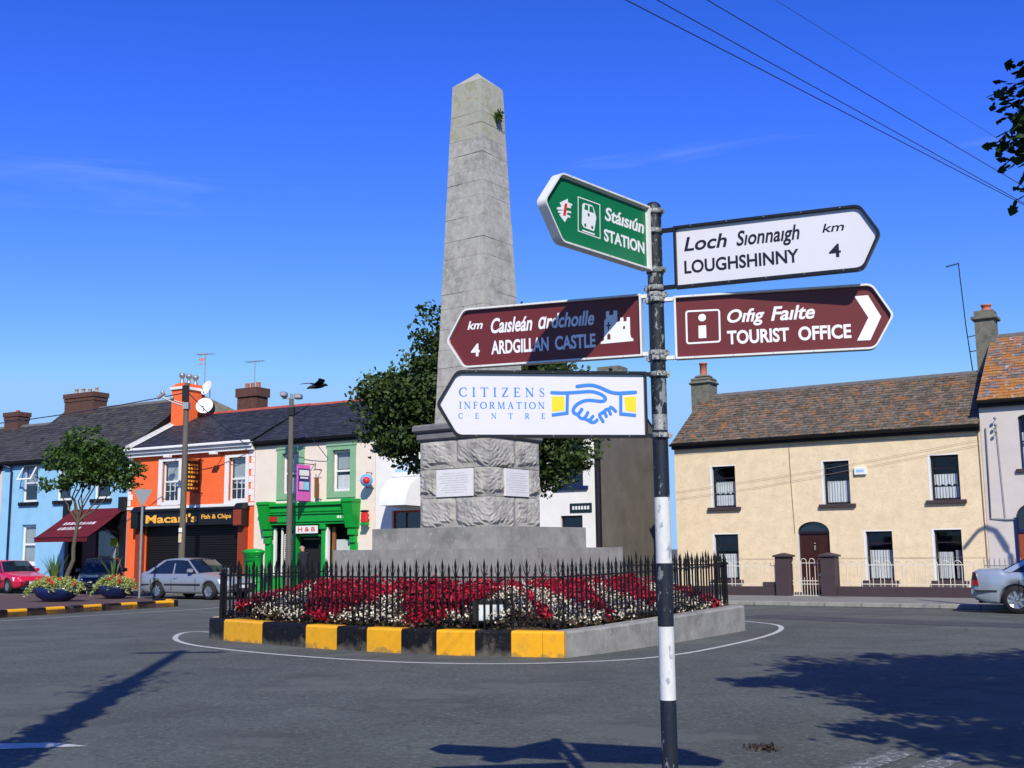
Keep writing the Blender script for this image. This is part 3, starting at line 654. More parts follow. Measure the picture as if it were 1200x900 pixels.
TAR = mat('tar_seam', (.022, .022, .023), .6, .3, 20, .3, 60)
rc = random.Random(77)
def crack(x, y, ang, L_, w):
    pts = [(x, y)]
    while L_ > 0:
        st = rc.uniform(.15, .5); ang += rc.gauss(0, .35); x += math.cos(ang)*st; y += math.sin(ang)*st; pts.append((x, y)); L_ -= st
    return pts
cb_ = MB()
for (x, y, a, L_, w) in ((-3.5, 12.2, .1, 4, .007), (-6.5, 16.5, .2, 4, .010), (6.5, 20.5, -.2, 5, .014)):
    q = [Vector(p) for p in crack(x, y, a, L_, w)]
    for p0, p1 in zip(q[:-1], q[1:]):
        n_ = (p1-p0).normalized(); n_ = Vector((-n_.y, n_.x))*w*rc.uniform(.5, 1.2)/2; e_ = (p1-p0).normalized()*w*.4
        cb_.add([(*(p0-n_-e_), .0035), (*(p1-n_+e_), .0035), (*(p1+n_+e_), .0035), (*(p0+n_-e_), .0035)], [(0, 1, 2, 3)])
cb_.build('road_cracks', TAR, kind='structure')
# ------------------------------------------------------------------ fingerpost
PX, PY = .705, 5.35
fp = thing('fingerpost', 'black and white banded signpost carrying five direction signs', 'signpost', (PX, PY, 0))
b = MB(); seg = [(0, .91, 0), (.91, 1.242, 2), (1.242, 1.533, 0), (1.533, 1.841, 2), (1.841, 2.16, 0), (2.16, 2.235, 3), (2.235, 3.262, 1)]
for z0, z1, mi in seg:
    nseg = max(1, int((z1-z0)/.1)); b.lathe([(.0375, z0+(z1-z0)*t/nseg) for t in range(nseg+1)], n=24, mi=mi)
b.lathe([(.0375, 3.262), (.036, 3.272), (.025, 3.284), (0, 3.288)], n=24, mi=0)
b.build('pole', [PBLK, PBLKW, PWHT, CLMP], fp)
def rounded(pts, rad, n=5):
    out = []; N = len(pts)
    for i in range(N):
        p = Vector(pts[i]); a = (Vector(pts[i-1])-p); c = (Vector(pts[(i+1) % N])-p); r = rad[i]
        if r <= 0: out.append(tuple(p)); continue
        an = a.angle(c)/2; d = min(r/math.tan(an), a.length*.45, c.length*.45); s, e = p+a.normalized()*d, p+c.normalized()*d
        for k in range(n+1): t = k/n; q = s*(1-t)**2+p*2*t*(1-t)+e*t*t; out.append(tuple(q))
    return out
def finger_sign(ang, xi, xs, xt, z0, z1, zt, facem, rimm, label, inner=None, lining=None, rim=.0085, dep=.026):
    s = thing('finger_sign', label, None, (0, 0, 0), R(-ang)); s.parent = fp
    sg = 1 if xt > xi else -1
    base = [(xi, z0), (xs, z0), (xt, zt), (xs, z1), (xi, z1)]
    if sg < 0: base = base[::-1]
    rad = [.004, .05, .035, .05, .004]
    out = rounded(base, rad); c = Vector(((xi+xs)/2, (z0+z1)/2))
    def insetp(d):
        q = [(xi+sg*d, z0+d), (xs-sg*d*.35, z0+d), (xt-sg*d*1.15, zt), (xs-sg*d*.35, z1-d), (xi+sg*d, z1-d)]
        return rounded(q if sg > 0 else q[::-1], [.002, .045, .03, .045, .002])
    inn = insetp(rim); n = len(out); b = MB()
    yf, yb = -dep, dep
    v = [(p[0], yf, p[1]) for p in out]+[(p[0], yf, p[1]) for p in inn]+[(p[0], yb, p[1]) for p in out]+[(p[0], yb, p[1]) for p in inn]
    f = []
    for i in range(n):
        j = (i+1) % n; f += [(i, j, n+j, n+i), (2*n+i, 3*n+i, 3*n+j, 2*n+j), (i, 2*n+i, 2*n+j, j), (n+i, n+j, 3*n+j, 3*n+i)]
    b.add(v, f)
    # rails run on to the pole and carry a clamp
    for zz in (z0, z1-.022):
        x0, x1 = sorted((xi+sg*.002, sg*.036)); b.box(x0, x1, -.012, .012, zz+.002, zz+.020)
    b.build('frame', rimm, s)
    c2 = MB()
    for zz in (z0-.002, z1-.024):
        c2.lathe([(.0375, zz), (.0435, zz+.001), (.0435, zz+.025), (.0375, zz+.026)], n=20)
        c2.box(-sg*.040-.008, -sg*.040+.008, -.020, .020, zz-.001, zz+.027); c2.box(-sg*.052-.006, -sg*.052+.006, -.006, .006, zz+.006, zz+.020)
        c2.box(-.02, .02, -.052, -.04, zz+.002, zz+.024); c2.tube([(-.006, -.050, zz+.013), (-.006, -.060, zz+.013)], .006, 6)
    c2.build('clamp', CLMP, s)
    pin = insetp(rim+.0005); b = MB(); b.prism(pin, -.005, .005, 'y', 0); b.build('panel', facem, s)
    if lining:
        b = MB(); q = insetp(rim+.004); stroke(b, q, lining, -.0052, .001, closed=True, round_=False); b.build('border', SWHT, s)
    # small studs along the rail
    b = MB()
    for k in range(5):
        x = xi+(xs-xi)*(k+.5)/5
        for zz in (z0+rim*.5, z1-rim*.5): b.disc((x, yf-.0006, zz), .0025, 'y', 6)
    b.build('stud', CLMP, s, kind='stuff'); return s
YF = -.0055
G_ = finger_sign(-49, -.063, -.752, -.875, 2.931, 3.249, 3.094, SGG, STEELW, 'green station sign pointing towards the camera side', lining=.005, rim=.008, dep=.025)
WQ.append(text_mb('St\u00e1\u0131s\u0131\u00fan'.replace('\u00fan', '\u00fan'), -.412, -.094, 3.107, 3.174, YF, .0008, .18, .022)); WQ.append(text_mb('STATION', -.4215, -.096, 3.0065, 3.066, YF, .0008, 0, .028)); [q.build('lettering', SWHT, G_) for q in WQ]; WQ.clear()
b = MB(); stroke(b, [(-.6136, 3.1713), (-.4500, 3.1728), (-.4540, 3.011), (-.6175, 3.0126)], .0045, YF, .0008, closed=True)
poly(b, rounded([(-.590, 3.05), (-.5824, 3.1526), (-.5038, 3.1562), (-.480, 3.105), (-.4987, 3.035), (-.577, 3.0375)][::-1], [.01, .012, .02, .02, .02, .012]), YF, .0008)
poly(b, [(-.5868, 3.0182), (-.4947, 3.0185), (-.4944, 3.0255), (-.5866, 3.0251)], YF, .0008)
LOGO = [(-.6905, 3.1447), (-.6883, 3.127), (-.6581, 3.1265), (-.6584, 3.1168), (-.6687, 3.1155), (-.6689, 3.1052), (-.6640, 3.1040), (-.6681, 3.0918), (-.6684, 3.0815), (-.6714, 3.0808), (-.6718, 3.0694), (-.6741, 3.069), (-.6743, 3.0603), (-.6951, 3.0592), (-.7139, 3.0318), (-.7541, 3.0595), (-.7400, 3.0650), (-.7666, 3.0752), (-.7707, 3.0838), (-.7358, 3.0945), (-.7483, 3.1131)]
poly(b, [(-.6905, 3.1447), (-.7483, 3.1131), (-.7358, 3.098), (-.7690, 3.0860), (-.7666, 3.078), (-.700, 3.090), (-.700, 3.103), (-.668, 3.105), (-.668, 3.116), (-.690, 3.117), (-.658, 3.119), (-.658, 3.1275), (-.6883, 3.1285)], YF, .0008)
poly(b, [(-.7139, 3.0318), (-.6921, 3.0592), (-.6743, 3.0603), (-.6741, 3.0695), (-.700, 3.070), (-.6914, 3.0815), (-.6684, 3.0815), (-.6681, 3.0918), (-.715, 3.086), (-.7607, 3.0735), (-.7600, 3.066), (-.738, 3.066), (-.7541, 3.0585)], YF, .0008)
b.build('symbol', SWHT, G_)
b = MB(); poly(b, [(-.5643, 3.1482), (-.5696, 3.1238), (-.542, 3.1242), (-.5413, 3.1476)], YF-.001, .0006); poly(b, [(-.5301, 3.1485), (-.5329, 3.1217), (-.4984, 3.1224), (-.5068, 3.1491)], YF-.001, .0006)
for x, z, r in ((-.539, 3.1046, .008), (-.5657, 3.0508, .008), (-.514, 3.0509, .008)): b.disc((x, YF-.0016, z), r, 'y', 12)
b.build('symbol', SGG, G_)
b = MB(); poly(b, [(-.7254, 3.0597), (-.7078, 3.0625), (-.6938, 3.1223), (-.7133, 3.1165)], YF-.001, .0006); b.build('symbol', SRED, G_)

A_ = finger_sign(19, -.070, -.998, -1.0924, 2.5225, 2.8305, 2.668, SGR, STEELW, 'brown castle sign pointing left with a white castle symbol', rim=.009)
WQ.append(text_mb('km', -.982, -.898, 2.722, 2.766, YF, .0008, .25, .022)); WQ.append(text_mb('4', -.963, -.916, 2.581, 2.647, YF, .0008, 0, .026))
WQ.append(text_mb('Ca\u0131sle\u00e1n', -.8542, -.632, 2.693, 2.772, YF, .0008, .25, .024)); WQ.append(text_mb('\u0251rdcho\u0131lle', -.600, -.3107, 2.696, 2.772, YF, .0008, .25, .024))
WQ.append(text_mb('ARDGILLAN', -.8528, -.548, 2.584, 2.655, YF, .0008, 0, .028)); WQ.append(text_mb('CASTLE', -.515, -.3065, 2.584, 2.655, YF, .0008, 0, .028)); [q.build('lettering', SWHT, A_) for q in WQ]; WQ.clear()
b = MB(); poly(b, [(-.2806, 2.5988), (-.2785, 2.6082), (-.2629, 2.6165), (-.2594, 2.7151), (-.2501, 2.7213), (-.2507, 2.7602), (-.2337, 2.7608), (-.2331, 2.739), (-.2128, 2.74), (-.2122, 2.7609), (-.1931, 2.7594), (-.1938, 2.7017), (-.1793, 2.7051), (-.1788, 2.7221), (-.1628, 2.7235), (-.1626, 2.7019), (-.1473, 2.7034), (-.1465, 2.7223), (-.1305, 2.7221), (-.1309, 2.6372), (-.1268, 2.6199), (-.1164, 2.6135), (-.116, 2.6022)][::-1], YF, .0008); b.build('symbol', SWHT, A_)
b = MB(); poly(b, [(-.2303, 2.618), (-.2298, 2.6407), (-.2372, 2.6488), (-.2458, 2.6419), (-.2464, 2.6191)], YF-.001, .0006); poly(b, [(-.1567, 2.6636), (-.1556, 2.6768), (-.1601, 2.6817), (-.1647, 2.6775), (-.1662, 2.6662)], YF-.001, .0006)
stroke(b, [(-.2381, 2.7058), (-.2387, 2.666)], .006, YF-.001, .0006, round_=False); stroke(b, [(-.2509, 2.6880), (-.2255, 2.6886)], .006, YF-.001, .0006, round_=False); b.build('symbol', SGR, A_)

C_ = finger_sign(-7, -.063, -.975, -1.0693, 2.1245, 2.4415, 2.283, SGW, RIMB, 'white citizens information sign pointing left with a handshake symbol', rim=.012, dep=.022)
SERIF = {}
def arc(cx, cy, rx, ry, a0, a1, n=16): return [(cx+rx*math.cos(R(a0+(a1-a0)*i/n)), cy+ry*math.sin(R(a0+(a1-a0)*i/n))) for i in range(n+1)]
T_, t_ = .165, .062
def bow(cx, cy, rx, ry, a0, a1, n=18):
    p = arc(cx, cy, rx, ry, a0, a1, n); w = [t_+(T_*1.15-t_)*abs(math.cos(R(a0+(a1-a0)*i/n)))**1.3 for i in range(n+1)]; return p, w
def V_(x): return [([(x, 0), (x, 1)], T_), ([(x-.16, .022), (x+.16, .022)], t_), ([(x-.16, .978), (x+.16, .978)], t_)]
GL = {
 'I': (.36, V_(.18)), 'T': (.86, V_(.43)[:2]+[([(.02, .975), (.84, .975)], t_), ([(.04, .99), (.01, .80)], t_), ([(.82, .99), (.85, .80)], t_)]),
 'E': (.74, V_(.18)+[([(.18, .975), (.66, .975)], t_), ([(.65, .99), (.68, .80)], t_), ([(.18, .52), (.52, .52)], t_), ([(.52, .62), (.52, .42)], t_), ([(.18, .025), (.68, .025)], t_), ([(.67, .01), (.72, .24)], t_)]),
 'F': (.68, V_(.18)+[([(.18, .975), (.63, .975)], t_), ([(.62, .99), (.65, .80)], t_), ([(.18, .52), (.52, .52)], t_), ([(.52, .62), (.52, .42)], t_)]),
 'N': (1.0, [([(.17, 0), (.17, 1)], t_*1.2), ([(.83, 0), (.83, 1)], t_*1.2), ([(.14, .98), (.83, .03)], T_), ([(.02, .978), (.24, .978)], t_), ([(.04, .022), (.30, .022)], t_), ([(.70, .978), (.96, .978)], t_)]),
 'Z': (.78, [([(.10, .975), (.70, .975)], t_), ([(.10, .99), (.07, .80)], t_), ([(.66, .96), (.12, .04)], T_), ([(.06, .025), (.70, .025)], t_), ([(.69, .01), (.73, .24)], t_)]),
 'O': (.98, [bow(.49, .5, .43, .475, 0, 360, 30)]), 'C': (.88, [bow(.50, .5, .44, .475, 48, 312, 24), ([(.79, .86), (.81, .66)], t_), ([(.79, .14), (.81, .26)], t_)]),
 'R': (.86, V_(.18)+[([(.18, .975), (.42, .975)], t_), bow(.42, .74, .22, .235, 90, -90, 12), ([(.18, .505), (.42, .505)], t_), ([(.40, .50), (.74, .03)], T_), ([(.70, .022), (.86, .022)], t_)]),
 'A': (.92, [([(.46, 1.0), (.15, .02)], t_*1.2), ([(.45, 1.0), (.78, .02)], T_), ([(.26, .36), (.66, .36)], t_), ([(.02, .022), (.28, .022)], t_), ([(.62, .022), (.92, .022)], t_)]),
 'M': (1.16, [([(.18, .98), (.13, .02)], t_*1.2), ([(.20, 1), (.56, .03)], T_), ([(.92, .98), (.56, .03)], t_*1.2), ([(.93, 1), (.99, .02)], T_), ([(.03, .022), (.26, .022)], t_), ([(.86, .022), (1.12, .022)], t_), ([(.06, .978), (.22, .978)], t_), ([(.90, .978), (1.06, .978)], t_)]),
 'S': (.62, [([(.50, .80), (.46, .92), (.30, .975), (.14, .92), (.09, .76), (.17, .62), (.32, .52), (.47, .41), (.55, .25), (.47, .08), (.30, .025), (.14, .07), (.08, .20)], [.05, .05, .05, .06, .10, .13, .145, .13, .10, .06, .05, .05, .05]), ([(.51, .90), (.51, .72)], t_), ([(.08, .28), (.08, .08)], t_)]),
}
def serif(mb, word, x0, x1, z0, z1, y):
    ws = [GL[c][0] for c in word]; H = z1-z0; k = H*.98; tw = sum(ws)*k; gap = (x1-x0-tw)/(len(word)-1)
    if gap < .002: k *= (x1-x0-.0025*(len(word)-1))/tw; gap = .0025
    x = x0
    for c in word:
        for pts, w in GL[c][1]:
            ww = [q*H for q in w] if hasattr(w, '__len__') else w*H
            stroke(mb, [(x+p[0]*k, z0+p[1]*H) for p in pts], ww, y, .0006, round_=False)
        x += GL[c][0]*k+gap
for wd_, x0_, x1_, z0_, z1_ in (('CITIZENS', -.9616, -.5556, 2.3175, 2.3608), ('INFORMATION', -.9618, -.5566, 2.2607, 2.2925), ('CENTRE', -.9655, -.5545, 2.2136, 2.2388)): b = MB(); serif(b, wd_, x0_, x1_, z0_, z1_, YF); b.build1('lettering', SBLU, C_)
b = MB(); wd = .0165
stroke(b, [(-.5214, 2.3383), (-.4569, 2.3365), (-.3899, 2.3413), (-.3361, 2.3461), (-.3004, 2.3396), (-.2693, 2.3242), (-.2607, 2.3087), (-.2722, 2.2975), (-.3013, 2.2987), (-.337, 2.3038), (-.3729, 2.2992), (-.4045, 2.2813), (-.4205, 2.2591), (-.4186, 2.2414), (-.3965, 2.2326), (-.3782, 2.2593)], wd*.98, YF, .0008, smooth=2)
stroke(b, [(-.3990, 2.2330), (-.3835, 2.215), (-.3657, 2.2151), (-.3495, 2.2439)], wd*.9, YF-.0003, .0008, smooth=2); stroke(b, [(-.3660, 2.2151), (-.3436, 2.2041), (-.3253, 2.2263)], wd*.9, YF-.0005, .0008, smooth=2); stroke(b, [(-.3450, 2.2045), (-.3347, 2.1985), (-.3192, 2.1965), (-.3055, 2.2090)], wd*.9, YF-.0007, .0008, smooth=2)
stroke(b, [(-.4458, 2.3343), (-.4498, 2.2413), (-.5231, 2.2313)], wd*.9, YF-.0009, .0008, round_=False)
stroke(b, [(-.3992, 2.3693), (-.3534, 2.3758), (-.3175, 2.3752), (-.2819, 2.3629), (-.2463, 2.3453), (-.2105, 2.3366), (-.1654, 2.3396), (-.1156, 2.343)], wd*.98, YF-.0011, .0008, smooth=2)
stroke(b, [(-.188, 2.3358), (-.1905, 2.2387), (-.1164, 2.2314)], wd*.9, YF-.0013, .0008, round_=False)
for i, q in enumerate(([(-.2149, 2.2511), (-.2368, 2.2732), (-.2484, 2.2598), (-.2399, 2.2377)], [(-.2470, 2.2600), (-.2618, 2.2598), (-.271, 2.2508), (-.2604, 2.2265)], [(-.2700, 2.2500), (-.2847, 2.2419), (-.2961, 2.233), (-.2766, 2.2021)])): stroke(b, q, wd*.86, YF-.0015-.0002*i, .0008, smooth=1)
b.build('symbol', SBLU, C_)
b = MB(); poly(b, [(-.5229, 2.2476), (-.4606, 2.2545), (-.4617, 2.32), (-.5217, 2.3197)], YF, .0004); poly(b, [(-.1676, 2.2535), (-.1137, 2.247), (-.1138, 2.3238), (-.1713, 2.3181)], YF, .0004); b.build('symbol', SYEL, C_)

L_s = finger_sign(22, .10, .972, 1.0564, 2.8430, 3.1500, 3.008, SGW, RIMB, 'white sign pointing right to a place four kilometres away', rim=.012, dep=.022)
WQ.append(text_mb('Loch', .1481, .357, 3.022, 3.092, YF, .0008, .22, .018)); WQ.append(text_mb('S\u0131onna\u0131gh', .402, .697, 2.998, 3.094, YF, .0008, .22, .018))
WQ.append(text_mb('LOUGHSHINNY', .1467, .688, 2.911, 2.976, YF, .0008, 0, .022)); WQ.append(text_mb('km', .799, .898, 3.039, 3.080, YF, .0008, .22, .010)); WQ.append(text_mb('4', .8244, .877, 2.9165, 2.9794, YF, .0008, 0, .018)); [q.build('lettering', SBLK, L_s) for q in WQ]; WQ.clear()
T_s = finger_sign(14, .088, 1.002, 1.0926, 2.4980, 2.8065, 2.652, SGR, STEELW, 'brown tourist office sign pointing right with a white chevron', rim=.009)
WQ.append(text_mb('O\u0131f\u0131g', .337, .512, 2.642, 2.7265, YF, .0008, .25, .024)); WQ.append(text_mb('Fa\u0131lte', .540, .742, 2.659, 2.728, YF, .0008, .25, .024))
WQ.append(text_mb('TOURIST', .3335, .620, 2.557, 2.6245, YF, .0008, 0, .030)); WQ.append(text_mb('OFFICE', .662, .900, 2.557, 2.6245, YF, .0008, 0, .030)); [q.build('lettering', SWHT, T_s) for q in WQ]; WQ.clear()
b = MB(); stroke(b, rounded([(.143, 2.5735), (.299, 2.5745), (.301, 2.7285), (.144, 2.7305)], [.012]*4), .0085, YF, .0008, closed=True)
b.disc((.219, YF-.0009, 2.6955), .0185, 'y', 20); poly(b, [(.1990, 2.5955), (.236, 2.5955), (.2363, 2.6575), (.2000, 2.6568)], YF, .0008)
poly(b, [(.9236, 2.5432), (.9831, 2.5429), (1.0362, 2.6502), (.9834, 2.7547), (.9234, 2.7536), (.9795, 2.6487)], YF, .0008); b.build('symbol', SWHT, T_s)
KS = 1.09    # the post is an 83 mm tube, signs 0.34 m tall
for o_ in [fp]+[c for c in fp.children_recursive]:
    if o_.type == 'MESH': o_.data.transform(Matrix.Scale(KS, 4))
    if o_ is not fp: o_.location = o_.location*KS
fp.location = (PX*KS, PY*KS, 1.6-1.6*KS)
# ------------------------------------------------------------------ building helpers
def wall_front(mb, u0, u1, z0, z1, holes, y=0, dep=.16, mi=0):
    """a wall face with openings (ua, ub, za, zb, arch_height) and their reveals"""
    us = sorted({u0, u1, *[h[0] for h in holes], *[h[1] for h in holes]}); zs = sorted({z0, z1, *[h[2] for h in holes], *[h[3] for h in holes]})
    us = [u for u in us if u0 <= u <= u1]; zs = [z for z in zs if z0 <= z <= z1]
    for i in range(len(us)-1):
        for j in range(len(zs)-1):
            cu, cz = (us[i]+us[i+1])/2, (zs[j]+zs[j+1])/2
            if any(h[0] < cu < h[1] and h[2] < cz < h[3] for h in holes): continue
            mb.add([(us[i], y, zs[j]), (us[i+1], y, zs[j]), (us[i+1], y, zs[j+1]), (us[i], y, zs[j+1])], [(0, 1, 2, 3)], mi)
    for h in holes:
        a, b, c, d = h[:4]; yy = y+dep; ah = h[4] if len(h) > 4 else 0
        mb.add([(a, y, c), (a, yy, c), (a, yy, d-ah), (a, y, d-ah)], [(0, 1, 2, 3)], mi); mb.add([(b, y, c), (b, yy, c), (b, yy, d-ah), (b, y, d-ah)], [(3, 2, 1, 0)], mi)
        if c > z0: mb.add([(a, y, c), (b, y, c), (b, yy, c), (a, yy, c)], [(0, 1, 2, 3)], mi)
        if not ah: mb.add([(a, y, d), (b, y, d), (b, yy, d), (a, yy, d)], [(3, 2, 1, 0)], mi)
        else:
            n = 12; ce = (a+b)/2; hw_ = (b-a)/2; cv = [(ce-hw_*math.cos(math.pi*k/n), d-ah+ah*math.sin(math.pi*k/n)) for k in range(n+1)]
            for k in range(n):
                (x0, q0), (x1, q1) = cv[k], cv[k+1]
                mb.add([(x0, y, q0), (x1, y, q1), (x1, y, d), (x0, y, d)], [(0, 1, 2, 3)], mi); mb.add([(x0, y, q0), (x1, y, q1), (x1, yy, q1), (x0, yy, q0)], [(3, 2, 1, 0)], mi)
def shell(mb, u0, u1, z1, D, zr, dr, back=None, mi=0, z0=0, left=True, right=True):
    """gable ends and back wall"""
    for u, on in ((u0, left), (u1, right)):
        if on: mb.add([(u, 0, z0), (u, D, z0), (u, D, back or z1), (u, dr, zr), (u, 0, z1)], [(0, 1, 2, 3, 4)] if u == u0 else [(4, 3, 2, 1, 0)], mi)
    mb.add([(u0, D, z0), (u1, D, z0), (u1, D, back or z1), (u0, D, back or z1)], [(3, 2, 1, 0)], mi)
def window(B, u0, u1, z0, z1, fm, y=.12, style='sash', curtain=None, bars=0, fw_=.06, meet=None, ztop=None, label=None):
    """sash window: frame > pane, curtain, interior"""
    b = MB(); d = .05; f = fw_; zm = meet or (z0+z1)/2
    b.box(u0, u0+f, y, y+d, z0, z1); b.box(u1-f, u1, y, y+d, z0, z1); b.box(u0+f, u1-f, y, y+d, z0, z0+f*1.1); b.box(u0+f, u1-f, y, y+d, z1-f, z1)
    if style in ('sash', 'top'): b.box(u0+f, u1-f, y-.008, y+d, zm-f*.4, zm+f*.4)
    for k in range(bars):
        uu = u0+f+(u1-u0-2*f)*(k+1)/(bars+1); b.box(uu-.012, uu+.012, y+.005, y+d-.01, z0+f, zm-f*.4)
    if bars: zz = (z0+f+zm)/2; b.box(u0+f, u1-f, y+.006, y+d-.011, zz-.3, zz-.276) if False else b.box(u0+f, u1-f, y+.006, y+d-.011, zz-.012, zz+.012)
    w = B.part(b, 'window', fm, label=label)
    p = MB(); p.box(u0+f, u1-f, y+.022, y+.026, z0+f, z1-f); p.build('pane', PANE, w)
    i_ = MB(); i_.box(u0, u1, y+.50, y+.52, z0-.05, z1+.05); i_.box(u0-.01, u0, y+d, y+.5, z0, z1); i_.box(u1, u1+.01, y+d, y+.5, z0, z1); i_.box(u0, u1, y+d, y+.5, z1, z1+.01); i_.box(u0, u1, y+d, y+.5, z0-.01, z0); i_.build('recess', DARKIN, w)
    if curtain:
        c = MB()
        for (mt_, ca, cb, za, zb, wavy) in curtain:
            n = 26 if wavy else 1; A = []; Bq = []
            for k in range(n+1):
                uu = ca+(cb-ca)*k/n; yy = y+.10+(.028*math.sin(k*1.9) if wavy else 0); A.append((uu, yy, za+(.03*math.sin(k*.9) if wavy else 0))); Bq.append((uu, yy, zb))
            cc = MB(); cc.add(A+Bq, [(k, k+1, n+2+k, n+1+k) for k in range(n)]); cc.build('curtain' if wavy else 'blind', mt_, w)
    return w
_rn = random.Random(19)
def net(u0, u1, z0, z1, full=True):
    a = _rn.uniform(.52, .68); w = u1-u0; k = _rn.choice((0, 1, 2))
    if k == 0: return [(CURT, u0+.06, u1-.07, z0+.05, z0+(z1-z0)*a, True)]
    if k == 1: return [(CURT, u0+.06, u0+w*.62, z0+.05, z0+(z1-z0)*a, True), (CURT, u0+w*.70, u1-.07, z0+.05, z0+(z1-z0)*(a+.03), True)]
    return [(CURT, u0+.06, u1-.07, z0+.05, z0+(z1-z0)*.30, True), (CURT, u0+.06, u1-.10, z0+(z1-z0)*.34, z0+(z1-z0)*a, True)]
def sill(B, u0, u1, z, mt, h=.10, p=.09): b = MB(); b.box(u0, u1, -p, .10, z-h, z, 0, .006); return B.part(b, 'window_sill', mt)
def slates(u0, u1, y0, z0, y1, z1, mt, parent, seed, ex=.20, w=.29, off=(0, 0, 0)):
    """courses of separate slates from the eave (y0,z0) up to the ridge (y1,z1)"""
    r = np.random.default_rng(seed); L_ = math.hypot(y1-y0, z1-z0); ty, tz = (y1-y0)/L_, (z1-z0)/L_; ny, nz_ = -tz, ty; n = int(L_/ex)+1; m_ = int((u1-u0)/w)+2
    V, F, T = [], [], []
    for j in range(n):
        s0 = j*ex; s1 = min(s0+ex*1.25, L_)
        if s1-s0 < .03: continue
        st = (j % 2)*.5*w
        for i in range(m_):
            a = u0+i*w-st+r.normal(0, .004); c = a+w-.006
            a, c = max(a, u0), min(c, u1)
            if c-a < .04: continue
            lift = .022+abs(r.normal(0, .006)); k0 = s0+r.normal(0, .007); tl = r.normal(0, .004)
            k = len(V)
            def pp(u, s, h): return (u, y0+ty*s+ny*h, z0+tz*s+nz_*h)
            V += [pp(a, k0, lift+tl), pp(c, k0, lift-tl), pp(c, s1, .006), pp(a, s1, .006), pp(a, k0, 0), pp(c, k0, 0)]
            F += [(k, k+1, k+2, k+3), (k+4, k+5, k+1, k), (k, k+3, k+4), (k+1, k+5, k+2)]
            T += [r.uniform(.68, 1.30)]*6
    b = MB(); b.v = V; b.f = F; b.m = [0]*len(F); b.sm = [False]*len(F); b.t = T; b.c = [(0, 0, len(V), len(F))]
    return b.build('slates', mt, parent, off, kind='stuff')
def roof(B, u0, u1, ze, dr, zr, D, zb, smat, seed, ridge=None, over=.22, th=.09, gut=IRON, vergecol=None, ex=.20, gy=-.13, gd=.12):
    """pitched roof: slab, slates, ridge tiles; gutter along the front"""
    k = (zr-ze)/dr; y0 = -over; z0 = ze-k*over+.06; zr2 = zr+.06; kb = (zr-zb)/(D-dr); yb = D+.15; zb2 = zb-kb*.15+.06
    b = MB(); v = []
    for u in (u0, u1): v += [(u, y0, z0), (u, dr, zr2), (u, yb, zb2), (u, yb, zb2-th), (u, dr, zr2-th*1.25), (u, y0, z0-th)]
    b.add(v, [(0, 1, 7, 6), (1, 2, 8, 7), (2, 3, 9, 8), (3, 4, 10, 9), (4, 5, 11, 10), (5, 0, 6, 11), (0, 5, 4, 1), (1, 4, 3, 2), (6, 7, 10, 11), (7, 8, 9, 10)])
    rf = B.part(b, 'roof', smat)
    slates(u0+.01, u1-.01, y0-.03, z0, dr-.02, zr2-.01, smat, rf, seed, ex)
    if ridge:
        n = max(1, int((u1-u0)/.45)); w = (u1-u0)/n
        rm = MB(); s = .13
        rm.add([(.003, -s, -.075), (w-.003, -s, -.075), (w-.003, 0, .05), (.003, 0, .05), (.003, s, -.075), (w-.003, s, -.075), (.003, -s, -.10), (w-.003, -s, -.10)], [(0, 1, 2, 3), (3, 2, 5, 4), (6, 7, 1, 0), (0, 3, 4, 6), (1, 7, 5, 2)])
        me = rm.mesh('ridge_tile', ridge)
        for i in range(n): inst(me, 'ridge_tile', rf, (u0+i*w, dr, zr2+.02))
    if gut:
        g_ = MB(); yg, zg = y0-gd*.5, z0-.03; n = 7
        prof = [(yg+gd/2*math.cos(math.pi+math.pi*t/n), zg+gd*.62*math.sin(math.pi+math.pi*t/n)) for t in range(n+1)]+[(yg+gd/2, zg+.012), (yg-gd/2, zg+.012)]
        g_.prism(prof, u0-.03, u1+.03, 'x'); g_.box(u0, u1, y0+.02, -.004, z0-.20, z0-.03); B.part(g_, 'gutter', gut)
    return rf
def chimney(B, parent, u0, u1, y0, y1, z0, z1, mt, capm=None, pots=(), potm=POT, name='chimney', bands=True, off=True, capw=.06):
    b = MB(); b.box(u0, u1, y0, y1, z0, z1)
    if bands:
        b.box(u0-.05, u1+.05, y0-.05, y1+.05, z1-.16, z1+.02); b.box(u0-.025, u1+.025, y0-.025, y1+.025, z1-.30, z1-.16)
    c = b.build(name, mt, parent, (0, 0, 0))
    return c
def stack(B, u0, u1, y0, y1, z0, z1, mt, pots, potm=POT, bands=True, poth=.34, potr=.10, cap=None):
    b = MB(); b.box(u0, u1, y0, y1, z0, z1)
    if bands: b.box(u0-.03, u1+.03, y0-.03, y1+.03, z1-.40, z1-.24); b.box(u0-.07, u1+.07, y0-.07, y1+.07, z1-.22, z1+.015)
    c = B.part(b, 'chimney', mt)
    if cap: k = MB(); k.box(u0-.09, u1+.09, y0-.09, y1+.09, z1-.30, z1-.18, 0, .02); k.build('band', cap, c)
    yc = (y0+y1)/2
    for u in pots:
        p = MB(); rr = potr*random.uniform(.9, 1.1); hh_ = poth*random.uniform(.9, 1.15)
        p.lathe([(rr*.95, z1), (rr, z1+.05), (rr*.82, z1+.08), (rr*.80, z1+hh_-.06), (rr*.98, z1+hh_-.05), (rr*.98, z1+hh_), (rr*.7, z1+hh_), (rr*.68, z1+hh_-.2)], (u, yc, 0), 12); p.build('chimney_pot', potm, c)
    return c
